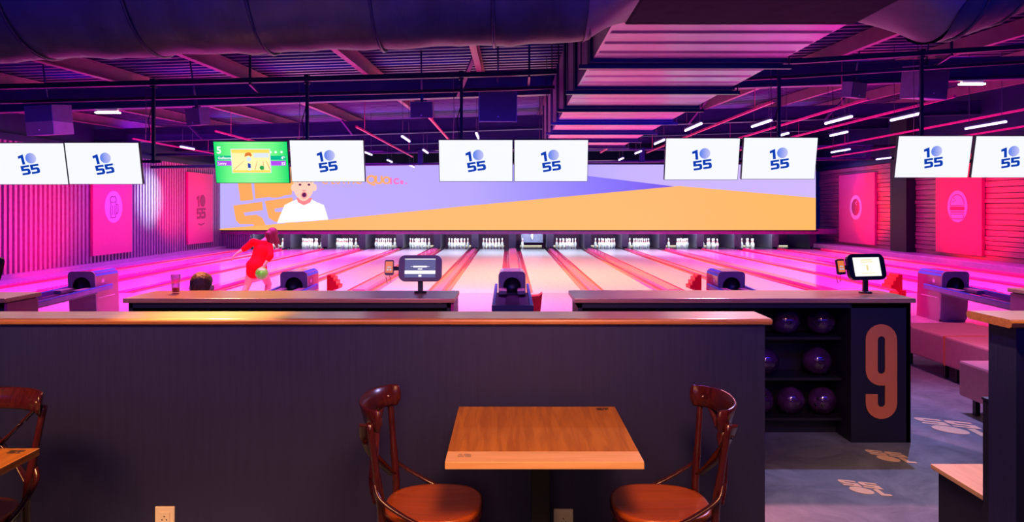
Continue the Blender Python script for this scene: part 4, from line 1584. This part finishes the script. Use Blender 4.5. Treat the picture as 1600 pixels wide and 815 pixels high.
kiosk(-.705, 5.95, 1.284, 0, 'black tablet with dark slate screen on the left counter', False)
kiosk(2.835, 5.93, 1.296, math.radians(14), 'black tablet with bright white screen on the counter above the 9', True)
kiosk(-4.06, 5.8, 1.285, math.radians(-22), 'black tablet cut by the left edge of the photo', False, False)

# drink
dr = thing('drink_glass', 'tall clear glass with a little red drink on the left counter', 'glass', (-2.635, 5.9, 1.086))
MB().lathe([(0, .0), (.027, 0), (.028, .004), (.036, .15), (.034, .15), (.026, .012), (0, .012)], (0, 0, 0), 28).build('tumbler', 'glass', dr)
MB().lathe([(0, .013), (.0255, .013), (.0275, .045), (0, .045)], (0, 0, 0), 24).build('red_drink', 'liquid', dr)

# ================================================================== near partitions
def partition(x0, x1, y0, y1, zt, name, label, over=.03):
    t = thing(name, label, 'partition')
    MB().box(x0, x1, y0 + .035, y1 - .035, 0, zt - .035).build('wall_body', 'navy', t)
    return t


pt = partition(-6.2, 1.362, 3.93, 4.24, 1.176, 'half_wall', 'long navy half wall across the room with a rounded wood cap')
mb = MB()
prof = [(-.0, 0)]
cap_prof = [(-.155, -.012), (-.150, -.028), (-.135, -.035), (.135, -.035), (.150, -.028), (.155, -.012), (.150, -.003), (.135, 0), (-.135, 0), (-.150, -.003)]
mb.beam((-6.2, 4.085, 1.176), (1.392, 4.085, 1.176), cap_prof)
o = mb.build('wood_cap', 'cap', pt)
bv = o.modifiers.new('bevel', 'BEVEL')
bv.width = .006
bv.segments = 2
pt2 = thing('half_wall', 'taller navy half wall end at the right edge with a wood cap', 'partition')
MB().box(2.062, 3.4, 3.03, 3.205, 0, 1.275).build('wall_body', 'navy', pt2)
mb = MB()
mb.beam((2.025, 3.15, 1.309), (3.4, 3.15, 1.309), [(q[0] * .97, q[1]) for q in cap_prof])
mb.build('wood_cap', 'cap', pt2)
MB().box(2.098, 2.13, 3.26, 3.30, 0, .915).box(2.094, 2.134, 3.256, 3.304, .915, .925).build('bench_end_post', 'navy_dark')
tag(bpy.data.objects['bench_end_post'], 'slim dark post beside the right half wall', 'post')
bn = thing('box_bench', 'low navy box bench with a pale wood seat at the lower right', 'bench')
MB().box(2.185, 3.1, 3.33, 3.79, 0, .432).build('body', 'navy_dark', bn)
MB().box(2.155, 3.1, 3.31, 3.81, .432, .455, .003).build('seat_board', 'bench_wood', bn)

# outlets
for px, lab in ((256.5, 'cream wall socket low on the half wall, left'), (880.5, 'cream wall socket on the half wall under the middle table')):
    x = (px - CX) * 3.95 / F
    zt_ = .175 if px < 500 else .163
    t = thing('wall_socket', lab, 'socket', (x, 3.955, zt_ - .06), 0, 'wall sockets')
    MB().box(-.052, .052, 0, .012, -.062, .062, .005).build('plate', 'outlet', t)
    MB().box(-.028, .028, -.004, 0, -.03, .035, .002).build('insert', 'outlet', t)
    mb = MB()
    for a, b in ((-.012, -.005), (.012, -.005), (0, .012)):
        mb.box(a - .003, a + .003, -.0055, -.004, b - .003, b + .003)
    mb.build('pin_holes', 'hole', t)


# floor logos: projected light painted as flat coloured shapes
for px, py, s_, rt_, lab in ((1490, 667, .043, 24, 'largest peach 1055 light logo painted on the floor, beside the benches'), (1391, 713, .0245, 20, 'peach 1055 light logo painted nearest the counter with the 9'), (1350, 762, .0235, 20, 'peach 1055 light logo painted nearest the camera')):
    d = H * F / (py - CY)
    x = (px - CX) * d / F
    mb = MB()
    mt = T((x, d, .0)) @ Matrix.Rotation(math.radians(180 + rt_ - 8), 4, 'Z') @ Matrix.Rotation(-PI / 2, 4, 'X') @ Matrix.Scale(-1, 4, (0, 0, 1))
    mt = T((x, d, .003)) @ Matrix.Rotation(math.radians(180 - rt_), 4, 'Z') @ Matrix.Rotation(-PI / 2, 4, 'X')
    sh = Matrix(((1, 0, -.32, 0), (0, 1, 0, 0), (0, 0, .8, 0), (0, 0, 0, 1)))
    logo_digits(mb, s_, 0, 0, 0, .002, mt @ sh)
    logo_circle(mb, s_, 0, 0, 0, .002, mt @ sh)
    tag(mb.build('floor_logo', 'logo_light'), lab, 'floor print', 'peach light logos painted on the floor')


# ================================================================== tables and chairs
def table(x0, x1, y0, y1, label, logo=True):
    cx_, cy_ = (x0 + x1) / 2, (y0 + y1) / 2
    t = thing('cafe_table', label, 'table', (cx_, cy_, 0), 0, 'square cafe tables')
    hx, hy = (x1 - x0) / 2, (y1 - y0) / 2
    MB().box(-hx, hx, -hy + .13, hy, .72, .75, .003).build('tabletop', 'table', t)
    MB().box(-hx, hx, -hy, -hy + .13, .72, .75, .003).build('lit_front_strip', 'edge', t)  # paler colour carries the light caught along the front
    MB().box(-.04, .04, -.04, .04, .03, .7, .005).build('column', 'blackmat', t)
    MB().box(-.2, .2, -.2, .2, .7, .72).build('mounting_plate', 'blackmat', t)
    MB().box(-.2, .2, -.2, .2, 0, .02, .008).box(-.06, .06, -.06, .06, .02, .035).build('base_plate', 'blackmat', t)
    if logo:
        mb = MB()
        mt = T((-hx + .085, -hy + .075, .7503)) @ Matrix.Rotation(-PI / 2, 4, 'X')
        mt = T((-hx + .085, -hy + .075, .7503)) @ Matrix.Rotation(PI / 2, 4, 'X') @ Matrix.Scale(-1, 4, (0, 1, 0)) if False else T((-hx + .085, -hy + .075, .7515)) @ Matrix.Rotation(-PI / 2, 4, 'X') @ Matrix.Rotation(PI, 4, 'Y') @ Matrix.Rotation(0, 4, 'Z')
        mt = T((-hx + .085, -hy + .075, .7512)) @ Matrix(((1, 0, 0, 0), (0, 0, 1, 0), (0, -1, 0, 0), (0, 0, 0, 1)))
        for q, P in enumerate((ONE, FIVE, FIVE)):
            pass
        logo_digits(mb, .0035, 0, -.01, 0, .0008, mt, 1.6)
        logo_circle(mb, .0035, 0, -.01, 0, .0008, mt, 1.6)
        mb.build('edge_logo', mat('grey_print', (.45, .3, .2), .6), t)
        mb = MB()
        mt = T((hx - .07, hy - .05, .7512)) @ Matrix.Rotation(PI, 4, 'Z') @ Matrix(((1, 0, 0, 0), (0, 0, 1, 0), (0, -1, 0, 0), (0, 0, 0, 1)))
        logo_digits(mb, .0038, 0, 0, 0, .0008, mt, 1.7)
        logo_circle(mb, .0038, 0, 0, 0, .0008, mt, 1.7)
        mb.build('corner_logo', 'hole', t)
    return t


table(-.255, .54, 2.97, 3.80, 'square wooden cafe table in the middle, against the half wall')
table(-2.78, -1.975, 2.33, 3.14, 'wooden cafe table cut by the left edge of the photo')


def smooth_path(pts, n=6):
    """Catmull-Rom"""
    pts = [Vector(p) for p in pts]
    P = [pts[0] * 2 - pts[1]] + pts + [pts[-1] * 2 - pts[-2]]
    out = []
    for i in range(1, len(P) - 2):
        for k in range(n):
            t = k / n
            a, b, c, d = P[i - 1], P[i], P[i + 1], P[i + 2]
            out.append(.5 * ((2 * b) + (c - a) * t + (2 * a - 5 * b + 4 * c - d) * t * t + (3 * b - a - 3 * c + d) * t ** 3))
    out.append(P[-2])
    return out


def band(mb, path, up, wd, th, taper=True):
    """flat bent strip: width wd along 'up', thickness th"""
    rings = []
    n = len(path)
    for i, p in enumerate(path):
        d = (path[min(i + 1, n - 1)] - path[max(i - 1, 0)]).normalized()
        uu = Vector(up)
        uu = (uu - d * uu.dot(d)).normalized()
        nn = d.cross(uu)
        e = i / (n - 1)
        w_ = wd * (1 if not taper else min(1, .35 + 3.2 * math.sqrt(max(0, min(e, 1 - e)))))
        prof = [(-w_ / 2, 0), (-w_ / 2 * .85, th / 2), (w_ / 2 * .85, th / 2), (w_ / 2, 0), (w_ / 2 * .85, -th / 2), (-w_ / 2 * .85, -th / 2)]
        rings.append([mb.bm.verts.new(p + uu * q[0] + nn * q[1]) for q in prof])
    for i in range(n - 1):
        for k in range(6):
            mb._face((rings[i][k], rings[i][(k + 1) % 6], rings[i + 1][(k + 1) % 6], rings[i + 1][k]), True)
    mb._face(rings[0][::-1])
    mb._face(rings[-1])
    return mb


def chair(label):
    """cross-back bistro chair facing +y, origin on the floor under the seat centre"""
    t = thing('bistro_chair', label, 'chair', (0, 0, 0), 0, 'cross-back bistro chairs')
    # seat outline: wide rounded front, narrower back
    out = []
    for k in range(40):
        a = 2 * PI * k / 40
        x, y = math.cos(a), math.sin(a)
        e = 2.6
        r = (abs(x) ** e + abs(y) ** e) ** (-1 / e)
        x, y = x * r, y * r
        out.append((x * (.215 + .012 * y), y * .215))
    mb = MB()
    rings = []
    for sc_, z in ((.93, .420), (1.0, .426), (1.0, .446), (.985, .452), (.93, .452), (.6, .446), (.25, .443)):
        rings.append([mb.bm.verts.new((p[0] * sc_, p[1] * sc_, z)) for p in out])
    for i in range(len(rings) - 1):
        for k in range(40):
            mb._face((rings[i][k], rings[i][(k + 1) % 40], rings[i + 1][(k + 1) % 40], rings[i + 1][k]), True)
    mb._face(rings[0][::-1])
    mb._face(rings[-1])
    mb.build('seat', 'seat', t)
    # dark rim under the seat
    mb = MB()
    rings = []
    for sc_, z in ((.95, .39), (1.015, .395), (1.02, .43), (.95, .433)):
        rings.append([mb.bm.verts.new((p[0] * sc_, p[1] * sc_, z)) for p in out])
    for i in range(3):
        for k in range(40):
            mb._face((rings[i][k], rings[i][(k + 1) % 40], rings[i + 1][(k + 1) % 40], rings[i + 1][k]), True)
    mb.build('seat_rim', 'chair', t)
    for sx_ in (-1, 1):
        # front leg
        MB().tube(smooth_path([(sx_ * .165, .165, .43), (sx_ * .175, .18, .22), (sx_ * .185, .2, 0)]), .016, 10).build('leg', 'chair', t)
        # rear post, floor to top
        MB().tube(smooth_path([(sx_ * .175, -.27, 0), (sx_ * .168, -.215, .25), (sx_ * .17, -.20, .45), (sx_ * .195, -.218, .65), (sx_ * .226, -.24, .862)]),
                  [.016] * 6 + [.018] * 6 + [.018] * 6 + [.015] * 6 + [.014], 12).build('leg', 'chair', t)
        # bent brace from the rear post round to the seat side
        b = MB()
        band(b, smooth_path([(sx_ * .185, -.225, .60), (sx_ * .222, -.19, .54), (sx_ * .232, -.08, .47), (sx_ * .225, .02, .425)]), (sx_ * .6, -.4, .3), .026, .012, False)
        b.build('side_brace', 'chair', t)
    # top rail: curved paddle
    mb = MB()
    band(mb, smooth_path([(-.228, -.19, .868), (-.205, -.238, .872), (-.12, -.288, .876), (0, -.305, .878), (.12, -.288, .876), (.205, -.238, .872), (.228, -.19, .868)], 5), (0, -.3, 1), .10, .016)
    mb.build('top_rail', 'chair', t)
    # crossed slats
    for sx_ in (-1, 1):
        mb = MB()
        band(mb, smooth_path([(sx_ * .17, -.275, .84), (sx_ * .09, -.285 - .006 * sx_, .76), (0, -.275 - .008 * sx_, .67), (-sx_ * .1, -.25, .58), (-sx_ * .17, -.215, .51)]), (sx_ * .7, 0, .7), .044, .010, False)
        mb.build('cross_slat', 'chair', t)
    MB().box(-.17, .17, -.215, -.195, .27, .295, .005).box(-.17, .17, .165, .185, .2, .225, .005).build('stretcher', 'chair', t)
    for x, y, z in ((-.19, -.24, .872), (.19, -.24, .872), (-.19, -.207, .60), (.19, -.207, .60)):
        MB().ball((x, y, z), .007, 8).build('bolt', 'bolt', t)
    return t


ch0 = chair('dark wooden cross-back chair right of the middle table')
ch0.location = (.675, 3.33, 0)
ch0.rotation_euler = (0, 0, PI / 2)
c1 = copy_tree(ch0)
c1.location = (-.335, 3.33, 0)
c1.rotation_euler = (0, 0, -PI / 2 - .03)
c1['label'] = 'dark wooden cross-back chair left of the middle table'
c2 = copy_tree(ch0)
c2.location = (-2.35, 3.17, 0)
c2.rotation_euler = (0, 0, PI)
c2['label'] = 'dark wooden cross-back chair behind the table at the left edge'
